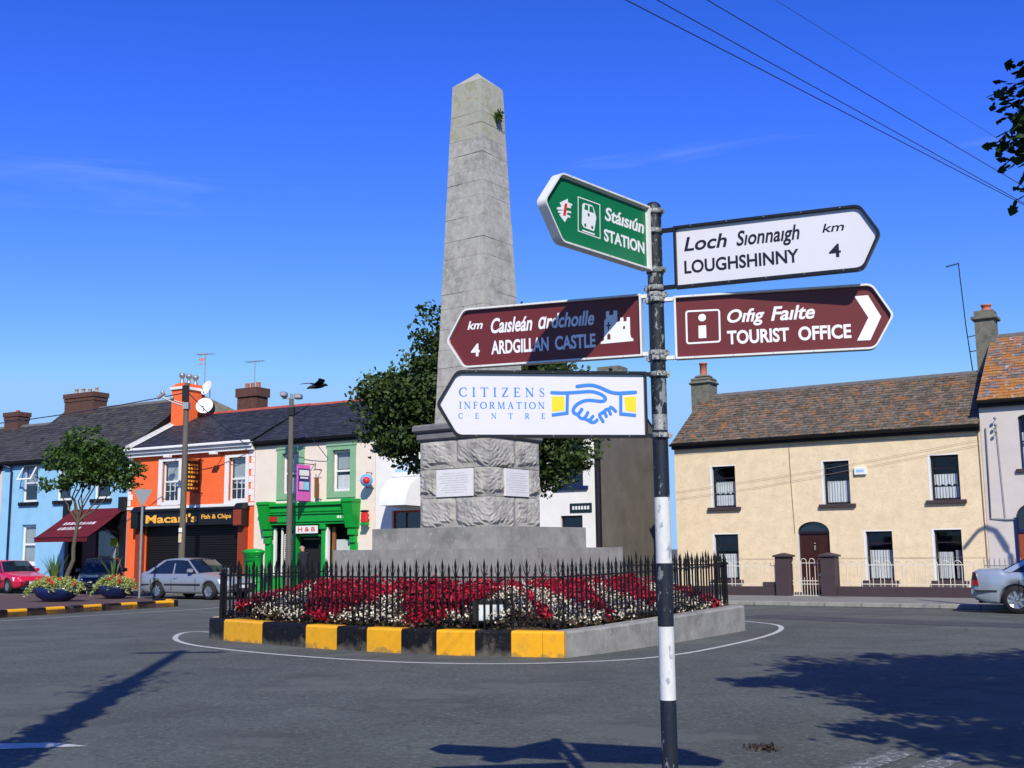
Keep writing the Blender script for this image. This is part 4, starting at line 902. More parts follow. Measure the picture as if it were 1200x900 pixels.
def aerial(row, u, d, z0, z1, label, cat='aerial', boom=.9, ang=0, n=7, pink=False, curved=False):
    t = row.thing('tv_aerial', label, cat, u, d, z0); b = MB(); H = z1-z0
    b.tube([(0, 0, 0), (0, 0, H)], .018, 6); b.build('mast', GALV, t)
    c = MB(); dx, dy = math.cos(ang), math.sin(ang); zz = H-.06; c.tube([(-dx*boom/2, -dy*boom/2, zz), (dx*boom/2, dy*boom/2, zz)], .014, 5)
    for k in range(n):
        s = (k/(n-1)-.5)*boom*.95; l_ = .16+.10*(1-k/(n-1)); c.tube([(dx*s-dy*l_, dy*s+dx*l_, zz), (dx*s+dy*l_, dy*s-dx*l_, zz)], .007, 4)
    c.build('antenna', GALV, t)
    if pink:
        e = MB()
        for q in (-.24, .24): e.tube([(-.42, 0, zz+q-.22), (.05, 0, zz+q-.22)], .02, 5)
        for q in (-.4, -.2, 0, .2): e.tube([(-.36, .0, zz-.22+q), (-.30, 0, zz-.22+q)], .02, 5)
        e.box(-.40, -.05, -.01, .01, zz-.30, zz-.16); e.build('reflector', mat('pink_plastic', (.62, .30, .26), .6), t)
    return t
def dish(row, u, d, z, r, face, label, elev=20):
    """satellite dish; face = direction it looks in the row frame (radians from +x)"""
    t = row.thing('satellite_dish', label, 'satellite dish', u, d, z); b = MB(); n = 22; V = [(0, 0, 0)]; F = []
    for j in range(1, 5):
        q = j/4
        for k in range(n): a = 2*math.pi*k/n; V.append((-.0+.16*r*q*q, r*q*math.cos(a), r*q*math.sin(a)))
    F = [(0, 1+k, 1+(k+1) % n) for k in range(n)]+[(1+j*n+k, 1+j*n+n+k, 1+j*n+n+(k+1) % n, 1+j*n+(k+1) % n) for j in range(3) for k in range(n)]
    b.add(V, F, smooth=True); rt = (0, -R(elev), face); b.build('reflector', WP, t, rot=rt)
    a = MB(); a.tube([(0, 0, -r), (.65*r, 0, -.35*r)], .014, 5); a.box(.60*r, .72*r, -.05, .05, -.42*r, -.30*r); a.build('arm', GALV, t, rot=rt)
    s = MB(); s.tube([(-.02, 0, 0), (-.15, 0, 0), (-.15, 0, -r*1.2)], .022, 6); s.build('bracket', GALV, t, rot=(0, 0, face)); return t

# ------------------------------------------------------------------ left row
# far-left pale house
B0 = Bld(LR, 'terraced_house', 'pale pink house at the left end of the row with a grey roof', 'house', -18)
b = MB(); wall_front(b, -24, -12.72, 0, 6.1, []); shell(b, -24, -12.72, 6.1, 7, 8.35, 3.5); B0.part(b, 'wall', LPK)
roof(B0, -24, -12.74, 6.0, 3.5, 8.35, 7, 6.0, SLD, 21, GRIDG)
stack(B0, -17.2, -16.1, 3.2, 3.9, 7.6, 9.15, BRICK, [-16.6], POT, poth=.15)
# blue house
B1 = Bld(LR, 'terraced_house', 'light blue rendered house with maroon awning over a dark shop', 'house', -8)
h1 = [(-11.18, -10.1, 4.12, 5.95), (-8.74, -7.76, 4.12, 5.95), (-6.2, -5.12, 4.12, 5.95), (-11.07, -10.05, 1.2, 3.06), (-7.95, -4.0, .12, 3.55)]
b = MB(); wall_front(b, -12.7, -3.97, 0, 6.25, h1); shell(b, -12.7, -3.97, 6.2, 7, 8.85, 3.5); B1.part(b, 'wall', BLUEW)
b = MB(); b.box(-3.965, -3.955, 0, .01, 6, 6.1); b.add([(-3.955, -.2, 6.2), (-3.955, 3.5, 8.08), (-3.955, 3.5, 8.92), (-3.955, -.2, 6.28)], [(0, 1, 2, 3)]); B1.part(b, 'gable_cladding', SLD)
b = MB(); b.hexa([(-3.95, -.28, 6.30), (-3.55, -.28, 6.30), (-3.55, 3.4, 8.14), (-3.95, 3.4, 8.14)], [(-3.95, -.28, 6.40), (-3.65, -.28, 6.36), (-3.65, 3.4, 8.20), (-3.95, 3.4, 8.24)]); B1.part(b, 'flashing', mat('lime_flashing', (.50, .50, .47), .8, .25, 6, .3, 30))
roof(B1, -12.75, -3.99, 6.2, 3.5, 8.90, 7, 6.2, SLD, 22, GRIDG)
for k, (a, c) in enumerate(((-11.18, -10.1), (-8.74, -7.76), (-6.2, -5.12))):
    window(B1, a, c, 4.12, 5.95, WP, curtain=[(BLIND, a+.1, c-.1, 4.9, 5.9, False)], fw_=.10); sill(B1, a-.14, c+.14, 4.12, BLK, .16, .12)
b = MB(); b.box(-.50, -.44, 0, .04, -.82, 0); b.box(.44, .50, 0, .04, -.82, 0); b.box(-.44, .44, 0, .04, -.06, 0); b.box(-.44, .44, 0, .04, -.82, -.75)
so2 = b.build('open_sash', WP, B1.t, loc=(B1.off[0]-10.64, -.02, 5.90), rot=(R(-28), 0, 0)); b = MB(); b.box(-.44, .44, .018, .022, -.75, -.06); b.build('pane', PANE, so2)
window(B1, -11.07, -10.05, 1.2, 3.06, WP, curtain=[(BLIND, -11.0, -10.1, 1.3, 3.0, False)], fw_=.12); sill(B1, -11.15, -9.97, 1.2, WP, .08)
stack(B1, -12.35, -10.2, 3.1, 3.95, 8.2, 9.75, BRICK, [-12.0, -11.5, -11.0, -10.5], POTC, poth=.30)
b = MB(); b.tube([(-11.95, -.07, 0), (-11.95, -.07, 5.6), (-12.0, -.12, 5.8), (-12.35, -.25, 5.95)], .055, 8); B1.part(b, 'downpipe', NAVY)
# dark shop under the awning
b = MB(); b.box(-7.95, -3.99, .55, .60, .12, 3.55); b.box(-7.95, -7.7, -.05, .5, .12, 3.5); b.box(-4.3, -3.99, -.10, .5, .12, 3.95); b.box(-7.95, -3.99, -.08, .3, 2.75, 3.60); b.box(-8.05, -7.72, -.16, .1, 3.3, 4.0); b.box(-4.35, -3.98, -.2, .1, 3.5, 4.15); b.box(-7.7, -4.3, .05, .5, .12, .7)
sf = B1.part(b, 'shopfront', DKSH)
b = MB(); b.box(-7.2, -6.2, .32, .40, .12, 2.7); b.box(-7.14, -6.26, .29, .33, .3, 1.3); b.box(-7.14, -6.26, .29, .33, 1.5, 2.6); B1.part(b, 'door', mat('dark_red_door', (.07, .012, .012), .4))
b = MB(); b.box(-6.1, -4.35, .30, .31, .75, 2.7); B1.part(b, 'window', PANE)
b = MB(); b.box(-5.28, -4.82, .26, .29, 1.98, 2.34); B1.part(b, 'poster', mat('lime_poster', (.22, .40, .01), .6))
b = MB(); b.box(-5.18, -4.92, .26, .29, 1.45, 1.92); B1.part(b, 'notice', mat('grey_notice', (.35, .40, .45), .6))
# maroon awning
aw = LR.thing('awning', 'maroon canvas shop awning pulled down over the dark shop', 'awning', -5.9, 0, 0)
b = MB(); u0, u1 = -7.5+5.9, -4.1+5.9
b.hexa([(u0, -.05, 3.62), (u1, -.05, 3.62), (u1, -.02, 3.66), (u0, -.02, 3.66)], [(u0, -.05, 3.64), (u1, -.05, 3.64), (u1, -.02, 3.68), (u0, -.02, 3.68)])
n = 10; V = []
for j in range(n+1):
    t = j/n; y = -.05-1.97*t; z = 3.66-1.28*t-.04*math.sin(math.pi*t)
    for u in (u0, u1): V.append((u, y, z))
    for u in (u1, u0): V.append((u, y+.005, z-.012))
F = []
for j in range(n): k = j*4; F += [(k, k+1, k+5, k+4), (k+2, k+3, k+7, k+6), (k+1, k+2, k+6, k+5), (k+3, k, k+4, k+7)]
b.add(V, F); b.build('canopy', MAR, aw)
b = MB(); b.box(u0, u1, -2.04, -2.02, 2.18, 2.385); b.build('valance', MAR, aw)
b = MB(); b.tube([(u0-.03, -2.03, 2.37), (u1+.03, -2.03, 2.37)], .025, 6)
for u in (u0+.1, u1-.1): b.tube([(u, 0, 2.5), (u, -1.1, 2.75), (u, -2.0, 2.36)], .02, 5)
b.build('frame', IRON, aw)
AL = mat('awning_lettering', (.55, .48, .50), .7)
b = MB(); r = random.Random(5)
def awz(y): t = (-.05-y)/1.97; return 3.66-1.28*t-.04*math.sin(math.pi*t)+.012
for (ua, ub, yy, hgt) in ((-.95+.0, .95, -1.02, .17), (-.85, .55, -1.38, .20)):
    x = ua
    while x < ub:
        w = r.uniform(.10, .22); y0_, y1_ = yy+hgt/2, yy-hgt/2
        b.hexa([(x, y1_, awz(y1_)), (x+w, y1_, awz(y1_)), (x+w-.02, y0_, awz(y0_)), (x+.03, y0_, awz(y0_))], [(x, y1_, awz(y1_)+.003), (x+w, y1_, awz(y1_)+.003), (x+w-.02, y0_, awz(y0_)+.003), (x+.03, y0_, awz(y0_)+.003)]); x += w+.05
b.build('lettering', AL, aw, kind='stuff')
# orange house
B2 = Bld(LR, 'chip_shop_building', 'bright orange building with white sash windows over a fish and chip shop', 'house', 0)
h2 = [(-1.86, -.86, 3.84, 5.62), (2.05, 2.99, 3.80, 5.60), (-2.75, 2.75, .12, 3.45)]
b = MB(); wall_front(b, -3.96, 3.48, 0, 6.15, h2); shell(b, -3.96, 3.48, 6.15, 7, 8.05, 3.5); B2.part(b, 'wall', ORW)
roof(B2, -3.97, 3.49, 6.3, 3.5, 8.08, 7, 6.1, SLB, 23, RIDR, over=.30, gut=None)
b = MB(); b.box(-3.97, 3.49, -.30, -.004, 6.0, 6.22, 0, .02); b.box(-3.97, 3.49, -.20, -.004, 5.86, 5.995, 0, .01); b.box(-3.98, 3.5, -.42, -.30, 6.13, 6.26, 0, .03); B2.part(b, 'cornice', WP)
b = MB(); b.box(-3.96, 3.48, -.05, .0, 3.56, 3.68); B2.part(b, 'string_course', WP)
qm = MB(); qm.box(0, .30, -.03, 0, 0, .26, 0, .008); q1 = qm.mesh('quoin', WP); qm = MB(); qm.box(0, .18, -.03, 0, 0, .26, 0, .008); q2 = qm.mesh('quoin', WP)
for k in range(8):
    z = 3.72+k*.268; inst(q1 if k % 2 else q2, 'quoin', B2.t, (B2.off[0]-3.96, 0, z)); inst(q1 if k % 2 else q2, 'quoin', B2.t, (B2.off[0]+3.48-(.30 if k % 2 else .18), 0, z))
for (a, c, z0, z1) in ((-1.86, -.86, 3.84, 5.62), (2.05, 2.99, 3.80, 5.60)):
    sr = MB(); sr.box(a-.22, a, -.04, .12, z0-.12, z1+.12); sr.box(c, c+.16, -.04, .12, z0-.12, z1+.12); sr.box(a, c, -.04, .12, z1, z1+.12); sr.box(a, c, -.04, .12, z0-.14, z0); B2.part(sr, 'surround', WP)
    window(B2, a, c, z0, z1, WP, curtain=[(BLIND, a+.1, c-.1, z0+1.0, z1-.05, False), (CURT, a+.1, c-.1, z0+.72, z0+1.0, True)], bars=2, fw_=.07)
# shop fascia and shutter
b = MB(); b.box(-3.05, 3.05, -.34, 0, 2.82, 3.42); b.box(-3.12, 3.12, -.46, 0, 3.42, 3.52, 0, .02); b.box(-3.0, 3.0, -.38, -.34, 2.80, 2.86)
b.box(2.78, 3.22, -.46, 0, 2.72, 3.42); b.box(-3.22, -2.80, -.46, 0, 2.72, 3.42)
b.hexa([(2.74, -.5, 3.42), (3.26, -.5, 3.42), (3.26, 0, 3.42), (2.74, 0, 3.42)], [(2.82, -.35, 3.66), (3.18, -.35, 3.66), (3.18, 0, 3.70), (2.82, 0, 3.70)])
b.hexa([(-3.26, -.5, 3.42), (-2.74, -.5, 3.42), (-2.74, 0, 3.42), (-3.26, 0, 3.42)], [(-3.18, -.35, 3.66), (-2.82, -.35, 3.66), (-2.82, 0, 3.70), (-3.18, 0, 3.70)])
fa = B2.part(b, 'fascia', DKSH)
b = MB(); b.box(2.78, 3.22, -.47, -.462, 2.76, 3.40); b.box(2.80, 3.18, -.20, 0, .12, 2.72); b.box(-3.18, -2.80, -.20, 0, .12, 2.72); B2.part(b, 'pilaster', mat('red_brown_paint', (.26, .045, .018), .5, .1))
WQ.append(text_mb('Macari\'s', -2.42, .62, 2.93, 3.30, -.342, .006, 0, .026, space=1.02)); [q.build('lettering', mat('orange_lettering', (.95, .48, .06), .5), fa) for q in WQ]; WQ.clear()
WQ.append(text_mb('Fish & Chips', .88, 2.55, 3.0, 3.24, -.342, .006, 0, .02)); [q.build('lettering', MATS['orange_lettering'], fa) for q in WQ]; WQ.clear()
b = MB(); b.box(-2.76, 2.76, .09, .12, .12, 2.82); sh = B2.part(b, 'roller_shutter', SHUT)
b = MB(); b.box(-2.76, 2.76, .05, .088, 0, .094, 0, .012); slm = b.mesh('slat', SHUT)
for k in range(26): inst(slm, 'slat', sh, (0, 0 if k % 2 else .004, .14+k*.102))
b = MB(); b.box(-3.78, -3.02, 2.2, 3.55, 6.8, 9.42); b.box(-3.70, -3.10, 2.3, 3.45, 9.42, 9.52); st = B2.part(b, 'chimney', ORW)
b = MB(); b.box(-3.86, -2.94, 2.12, 3.63, 9.20, 9.34, 0, .02); b.build('band', WP, st)
for y_ in (2.45, 2.88, 3.3):
    p = MB(); p.lathe([(.11, 9.5), (.11, 9.62), (.08, 9.66), (.08, 9.80), (.14, 9.86), (.15, 9.95), (.10, 10.02), (0, 10.03)], (-3.4, y_, 0), 12); p.build('chimney_pot', GALV, st)
dish(LR, -2.62, 3.3, 9.35, .37, R(-100), 'upper round white satellite dish on the orange chimney', 20)
dish(LR, -2.45, 3.0, 8.45, .40, R(-62), 'lower white satellite dish tilted beside the orange chimney', 20)
aerial(LR, -3.0, 3.5, 9.35, 11.1, 'tall aerial with pinkish reflector above the orange chimney', ang=.3, pink=True)
# projecting lamps and vertical sign
vs = LR.thing('projecting_sign', 'dark vertical sign with yellow lettering sticking out from the orange wall', 'sign', .55, 0, 0)
b = MB(); b.box(-.05, .05, -.98, -.22, 4.20, 5.52, 0, .01); b.build('board', mat('sign_maroon_black', (.035, .010, .010), .5), vs, rot=(0, 0, 0))
b = MB(); b.tube([(0, 0, 5.56), (0, -1.05, 5.56)], .022, 5); b.tube([(0, 0, 4.16), (0, -.5, 4.16)], .02, 5); b.build('bracket', IRON, vs)
b = MB(); k = 0
for z0, cs in ((5.28, 4), (5.13, 4), (4.97, 4), (4.78, 3), (4.60, 4), (4.45, 2), (4.30, 4)):
    for s in (-1, 1):
        for i in range(cs): y = -.90+i*.155; b.box(s*.052-.004, s*.052+.004, y, y+.10, z0, z0+.085)
b.build('lettering', MATS['orange_lettering'], vs, kind='stuff')
for u, nm in ((-.95, 'white floodlight on an arm below the orange house cornice, left'), (1.72, 'white floodlight on an arm below the orange house cornice, right')):
    t = LR.thing('wall_floodlight', nm.replace(', left', ' above the first window').replace(', right', ' beside the second window'), 'floodlight', u, 0, 5.78); b = MB(); b.tube([(0, 0, .02), (0, -.55, .0)], .02, 6); b.build('arm', IRON, t); b = MB(); b.box(-.16, .16, -.72, -.50, -.07, .06, 0, .015); b.build('housing', WP, t)
# slender chimney behind the ridge
B2b = Bld(LR, 'rear_chimney', 'dark brick chimney rising behind the red ridge line', 'chimney', -1.1)
b = MB(); b.box(-1.75, -.55, 4.4, 5.2, 0, 9.35); b.box(-1.82, -.48, 4.33, 5.27, 8.95, 9.37); ch_ = B2b.part(b, 'stack', BRICK)
for u in (-1.5, -1.15, -.8): p = MB(); p.lathe([(.11, 9.36), (.10, 9.62), (.12, 9.66), (.08, 9.66)], (u, 4.8, 0), 10); p.build('chimney_pot', POT, ch_)
aerial(LR, -1.05, 4.8, 9.35, 10.75, 'thin aerial on the dark brick chimney behind the ridge', ang=.1, boom=1.0)
b = MB(); b.add([(-3.9, 3.6, 8.2), (-1.7, 5.0, 8.1), (-1.7, 5.2, 8.1), (-3.9, 3.8, 8.2), (-3.7, 3.9, 9.2), (-3.65, 4.0, 9.2)], [(0, 1, 4), (3, 5, 2), (1, 2, 5, 4), (0, 4, 5, 3), (0, 3, 2, 1)]); B2.part(b, 'rear_gable', GRST)
# cream shop
B3 = Bld(LR, 'corner_shop_building', 'cream house with pale green window surrounds above a bright green shopfront', 'house', 6.5)
h3 = [(4.98, 5.86, 3.98, 5.62), (7.58, 8.46, 3.98, 5.62), (4.45, 8.6, .12, 3.3)]
b = MB(); wall_front(b, 3.50, 9.66, 0, 6.22, h3); shell(b, 3.5, 9.66, 6.2, 7, 8.05, 3.5); B3.part(b, 'wall', CRW)
roof(B3, 3.50, 9.68, 6.2, 3.5, 8.05, 7, 6.1, SLB, 24, RIDR, gut=IRON, over=.15)
for (a, c) in ((4.98, 5.86), (7.58, 8.46)):
    sr = MB(); z0, z1 = 3.98, 5.62
    sr.box(a-.27, a, -.05, .12, 3.74, z1+.22); sr.box(c, c+.27, -.05, .12, 3.74, z1+.22); sr.box(a, c, -.05, .12, z1, z1+.22); sr.box(a, c, -.05, .12, 3.74, z0); sr.box(a-.30, c+.30, -.08, .0, z1+.17, z1+.25); B3.part(sr, 'surround', GPL)
    window(B3, a, c, z0, z1, WP, curtain=[(BLIND, a+.1, c-.1, z0+.9, z1-.1, False), (CURT, a+.1, c-.1, z0+.1, z0+.66, True)], fw_=.10)
# green shopfront
b = MB(); b.box(4.35, 8.75, -.30, 0, 2.82, 3.12); b.box(4.30, 8.80, -.36, 0, 3.12, 3.17); b.box(4.35, 8.75, -.32, 0, 3.22, 3.40); b.box(4.25, 8.85, -.42, 0, 3.44, 3.58, 0, .02); b.box(4.3, 8.8, -.26, 0, 3.17, 3.45)
b.box(4.35, 8.75, -.24, 0, 2.72, 2.82)
for u in (4.18, 8.50):
    b.hexa([(u, -.36, 2.55), (u+.42, -.36, 2.55), (u+.42, 0, 2.55), (u, 0, 2.55)], [(u-.04, -.56, 3.52), (u+.46, -.56, 3.52), (u+.46, 0, 3.52), (u-.04, 0, 3.52)]); b.box(u-.07, u+.49, -.60, 0, 3.52, 3.66, 0, .02)
    b.box(u+.04, u+.38, -.30, 0, 2.25, 2.56, 0, .03); b.box(u+.08, u+.34, -.22, 0, 1.95, 2.26, 0, .03); b.box(u+.06, u+.36, -.14, .1, .12, 1.96)
fr = B3.part(b, 'shopfront', GP)
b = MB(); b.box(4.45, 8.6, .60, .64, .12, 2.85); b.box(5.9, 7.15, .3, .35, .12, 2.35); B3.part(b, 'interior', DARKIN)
b = MB(); b.box(5.72, 5.90, -.16, .1, .12, 2.72, 0, .01); b.box(7.16, 7.32, -.16, .1, .12, 2.72, 0, .01); b.box(5.65, 5.95, -.24, .1, 2.5, 2.75, 0, .03); b.box(7.10, 7.40, -.24, .1, 2.5, 2.75, 0, .03); b.box(5.9, 7.16, .0, .1, 2.24, 2.32); b.box(4.5, 5.72, 0, .1, .12, .65); b.box(7.32, 8.55, 0, .1, .12, .65); B3.part(b, 'pilaster', GP)
b = MB(); b.box(4.62, 4.72, -.05, .05, .65, 2.6); b.box(7.33, 7.44, -.1, .05, .12, 2.6); b.box(5.0, 5.06, -.02, .05, .65, 2.6); B3.part(b, 'frame', WP)
b = MB(); b.box(7.50, 7.66, .1, .16, .12, 2.6); B3.part(b, 'frame', mat('brown_timber', (.22, .09, .03), .6))
nb = B3.t
b = MB(); b.box(5.12, 5.68, .03, .05, .75, 2.35); np_ = B3.part(b, 'notice_board', mat('white_paper', (.72, .72, .70), .7))
b = MB(); r = random.Random(4)
for k in range(16):
    z = 2.26-k*.09; x = 5.16
    while x < 5.6: w = r.uniform(.03, .12); b.box(x, min(x+w, 5.65), .022, .029, z, z+.045); x += w+.03
b.build('lettering', SBLK, np_, kind='stuff')
b = MB(); b.box(7.70, 8.50, .12, .14, .66, 1.55); B3.part(b, 'notice_board', mat('bright_green_board', (.02, .55, .20), .5))
b = MB(); b.box(7.70, 8.50, .13, .15, 1.56, 2.1); B3.part(b, 'blind', BLIND)
b = MB(); b.box(5.98, 7.08, -.30, -.26, 2.36, 2.66); sg_ = B3.part(b, 'door_sign', WP)
WQ.append(text_mb('H & B', 6.10, 6.96, 2.43, 2.61, -.302, .004, 0, .02)); [q.build('lettering', SRED, sg_) for q in WQ]; WQ.clear()
b = MB(); b.box(4.62, 5.02, -.34, -.30, 2.86, 3.05); B3.part(b, 'badge', RDP)
b = MB(); b.box(8.05, 8.15, -.305, -.30, 2.93, 3.02); b.box(8.18, 8.26, -.305, -.30, 2.93, 3.02); b.box(8.34, 8.42, -.305, -.30, 2.93, 3.02); b.build('lettering', WP, fr, loc=(0, 0, 0), kind='stuff')
# hanging sign on the cream wall
hg = LR.thing('hanging_sign', 'pink and navy hanging sign on the cream wall over the green shopfront', 'sign', 6.62, 0, 0)
b = MB(); b.box(-.03, .03, -1.02, -.26, 3.62, 5.05); b.build('board', mat('pink_sign', (.72, .12, .48), .5), hg)
for s in (-1, 1):
    b = MB(); x0, x1 = sorted((s*.031, s*.036)); b.box(x0, x1, -.98, -.30, 4.0, 4.90); b.build('panel', mat('navy_sign', (.02, .025, .16), .4), hg)
    b = MB(); x0, x1 = sorted((s*.036, s*.040)); b.box(x0, x1, -.93, -.35, 4.62, 4.84); b.box(x0, x1, -.88, -.40, 4.50, 4.57); b.build('panel', WP, hg)
    b = MB(); b.box(x0, x1, -.93, -.66, 4.06, 4.38); b.build('panel', mat('pale_pink_sign', (.80, .45, .70), .5), hg)
    b = MB(); b.box(x0, x1, -.64, -.35, 4.06, 4.38); b.build('panel', mat('cyan_sign', (.25, .66, .85), .5), hg)
b = MB(); b.tube([(0, 0, 5.10), (0, -1.05, 5.10)], .018, 5); b.tube([(0, 0, 3.60), (0, -1.0, 3.60)], .018, 5); b.build('bracket', IRON, hg)
ln = LR.thing('wall_bracket', 'dark iron bracket with narrow timber sign beside the pink hanging sign', 'bracket', 7.02, 0, 0)
b = MB(); b.tube([(0, 0, 4.86), (0, -.42, 4.86), (0, -.42, 5.12)], .02, 5); b.tube([(-.2, -.3, 4.86), (.2, -.3, 4.86)], .014, 5); b.tube([(0, 0, 3.7), (0, -.35, 3.7)], .02, 5); b.build('arm', IRON, ln)
b = MB(); b.box(-.04, .04, -.40, -.22, 3.75, 4.55); b.build('board', MATS['brown_timber'], ln)
# white pub
B4 = Bld(LR, 'pub_building', 'white painted pub behind the obelisk shaded by a big tree', 'pub', 14.5)
h4 = [(17.72, 18.6, 3.80, 5.45), (11.45, 12.25, 3.72, 4.45), (17.70, 18.55, .8, 2.78), (10.45, 11.85, .3, 3.15), (12.05, 13.3, .3, 3.05), (14.2, 15.1, 3.8, 5.4)]
b = MB(); wall_front(b, 9.68, 19.28, 0, 5.75, h4); B4.part(b, 'wall', WHW)
b = MB(); shell(b, 9.68, 19.28, 5.75, 6.0, 7.35, 2.8, 5.55); B4.part(b, 'gable_wall', BRW)
roof(B4, 9.68, 19.30, 5.7, 2.8, 7.30, 6.0, 5.55, SLB, 25, GRIDG, over=.1)
for (a, c, z0, z1, fm) in ((17.72, 18.6, 3.80, 5.45, NAVY), (11.45, 12.25, 3.72, 4.45, RDP), (17.70, 18.55, .8, 2.78, DKF), (10.45, 11.85, .3, 3.15, RDP), (12.05, 13.3, .3, 3.05, RDP), (14.2, 15.1, 3.8, 5.4, NAVY)):
    window(B4, a, c, z0, z1, fm, fw_=.07)
    if z0 > 3: sill(B4, a-.2, c+.2, z0, NAVY if fm is not RDP else RDP, .12, .1)
b = MB(); b.tube([(19.20, -.09, 0), (19.20, -.09, 5.5)], .07, 8); b.box(19.06, 19.29, -.02, .0, 0, 5.6); B4.part(b, 'downpipe', DKF)
stack(B4, 18.1, 19.0, 2.4, 3.2, 6.8, 8.35, GRST, [], bands=False, cap=GRST)
wn = B4.t
b = MB(); b.box(18.08, 18.92, -.03, 0, 2.88, 3.20); ns = B4.part(b, 'name_board', mat('dark_teal_board', (.008, .022, .025), .4))
b = MB(); r = random.Random(8)
for k in range(6): b.box(18.18+k*.115, 18.18+k*.115+.075, -.036, -.03, 2.98, 3.10)
b.build('lettering', WP, ns, kind='stuff')
cn = LR.thing('shop_canopy', 'white canvas canopy over the dark pub window', 'canopy', 11.2, 0, 0)
b = MB(); V = []; n = 8
for k in range(n+1):
    t = k/n; y = -1.25*math.sin(t*math.pi/2); z = 4.42-1.12*(1-math.cos(t*math.pi/2)); V += [(-.45, y, z), (.75, y, z)]
b.add(V, [(2*k, 2*k+1, 2*k+3, 2*k+2) for k in range(n)], smooth=True)
for s, u in ((0, -.45), (1, .75)): b.add([(u, 0, 3.28)]+[V[2*k+s] for k in range(n+1)], [tuple(range(n+2))])
b.build('canopy', WP, cn)
fb = LR.thing('fascia_sign', 'white fascia board with thin pale blue lettering above the canopy', 'sign', 11.2, 0, 0)
b = MB(); b.box(-.6, .95, -.12, 0, 4.46, 5.0); b.box(-.65, 1.0, -.2, 0, 4.42, 4.47); b.build('board', WP, fb)
b = MB(); x = -.5; r = random.Random(2)
while x < .75: w = r.uniform(.05, .12); b.box(x, x+w, -.126, -.12, 4.60, 4.72); x += w+.03
x = -.4
while x < .7: w = r.uniform(.08, .16); b.box(x, x+w, -.126, -.12, 4.82, 4.96); x += w+.03
b.build('lettering', mat('pale_blue_letter', (.30, .52, .75), .6), fb, kind='stuff')
rs = LR.thing('round_pub_sign', 'round light blue sign with red centre hung on the cream wall', 'sign', 9.55, -.42, 4.33)
b = MB(); b.tube([(-.25, 0, 0), (-.28, 0, 0)], .01, 4); b.lathe([(0, -.03), (.24, -.03), (.24, .03), (0, .03)], n=22); b.build('board', mat('light_blue_sign', (.14, .35, .65), .5), rs, rot=(R(90), 0, R(35)))
b = MB(); b.lathe([(0, -.036), (.14, -.036), (.14, .036), (0, .036)], n=16); b.build('emblem', SRED, rs, rot=(R(90), 0, R(35)))
b = MB(); b.tube([(-.05, .42, .30), (0, 0, .30), (0, 0, .23)], .018, 5); b.tube([(.05, .42, -.28), (0, 0, -.28), (0, 0, -.2)], .018, 5); b.build('bracket', IRON, rs)
rl = LR.thing('wall_lantern', 'small red lantern with green base on the cream wall below the round sign', 'lantern', 9.35, -.25, 2.62)
b = MB(); b.box(-.13, .13, -.10, .10, .10, .50, 0, .03); b.build('body', SRED, rl); b = MB(); b.box(-.15, .15, -.12, .12, 0, .10, 0, .02); b.build('base', GP, rl); b = MB(); b.box(-.15, .15, -.12, .12, .50, .58, 0, .03); b.box(-.04, .04, .1, .25, .15, .25); b.build('cap', IRON, rl)
# ------------------------------------------------------------------ right row
YB = Bld(RR, 'terraced_house', 'long yellow two storey house with orange lichened roof and brown gate piers in front', 'house', 0)
hy = [(-3.64, -2.80, 2.97, 4.36), (.22, 1.06, 2.96, 4.34), (3.56, 4.40, 2.98, 4.35), (-3.64, -2.78, .55, 2.06), (1.47, 2.29, .55, 2.07), (3.54, 4.34, .55, 2.08), (-.72, .32, .06, 2.42, .34)]
b = MB(); wall_front(b, -5.02, 5.08, 0, 5.30, hy, dep=.17); shell(b, -5.02, 5.08, 5.25, 5.5, 7.10, 2.75); YB.part(b, 'wall', YEW)
roof(YB, -5.06, 5.08, 5.27, 2.75, 7.14, 5.5, 5.2, SLY, 31, GRIDG, over=.16, ex=.17)
for (a, c, z0, z1) in ((-3.64, -2.80, 2.97, 4.36), (.22, 1.06, 2.96, 4.34), (3.56, 4.40, 2.98, 4.35)):
    window(YB, a, c, z0, z1, DKF, curtain=net(a, c, z0, z1), meet=z1-.40, fw_=.055); sill(YB, a-.17, c+.17, z0, BRN, .11, .10)
    w_ = MB(); w_.box(a-.065, a+.004, -.006, .12, z0, z1+.035); w_.box(a+.004, c+.03, -.006, .004, z1, z1+.035); YB.part(w_, 'reveal', WP)
for (a, c, z0, z1) in ((-3.64, -2.78, .55, 2.06), (1.47, 2.29, .55, 2.07), (3.54, 4.34, .55, 2.08)):
    window(YB, a, c, z0, z1, DKF, curtain=net(a, c, z0, z1), meet=z1-.38, fw_=.055); sill(YB, a-.14, c+.14, .55, BRN, .12, .10)
    w_ = MB(); w_.box(a-.065, a+.004, -.006, .12, z0, z1+.035); w_.box(a+.004, c+.03, -.006, .004, z1, z1+.035); YB.part(w_, 'reveal', WP)
b = MB(); b.box(-5.02, 5.08, -.02, 0, 0, .16); YB.part(b, 'plinth', BRN)
b = MB(); b.box(-.72, .32, .12, .17, .06, 2.05); d_ = YB.part(b, 'door', DBR)
b = MB(); 
for (x0, x1, z0, z1) in ((-.58, -.26, .25, .95), (-.14, .18, .25, .95), (-.58, -.26, 1.12, 1.9), (-.14, .18, 1.12, 1.9)): b.box(x0, x1, .108, .122, z0, z1, 0, .006)
b.build('door_panel', DBR, d_)
b = MB(); b.lathe([(0, -.02), (.035, -.01), (.035, .01), (0, .02)], (-.20, .09, 1.72), 8); b.box(-.225, -.175, .08, .11, 1.50, 1.66); b.build('knocker', mat('brass', (.55, .48, .30), .35, metal=.7), d_)
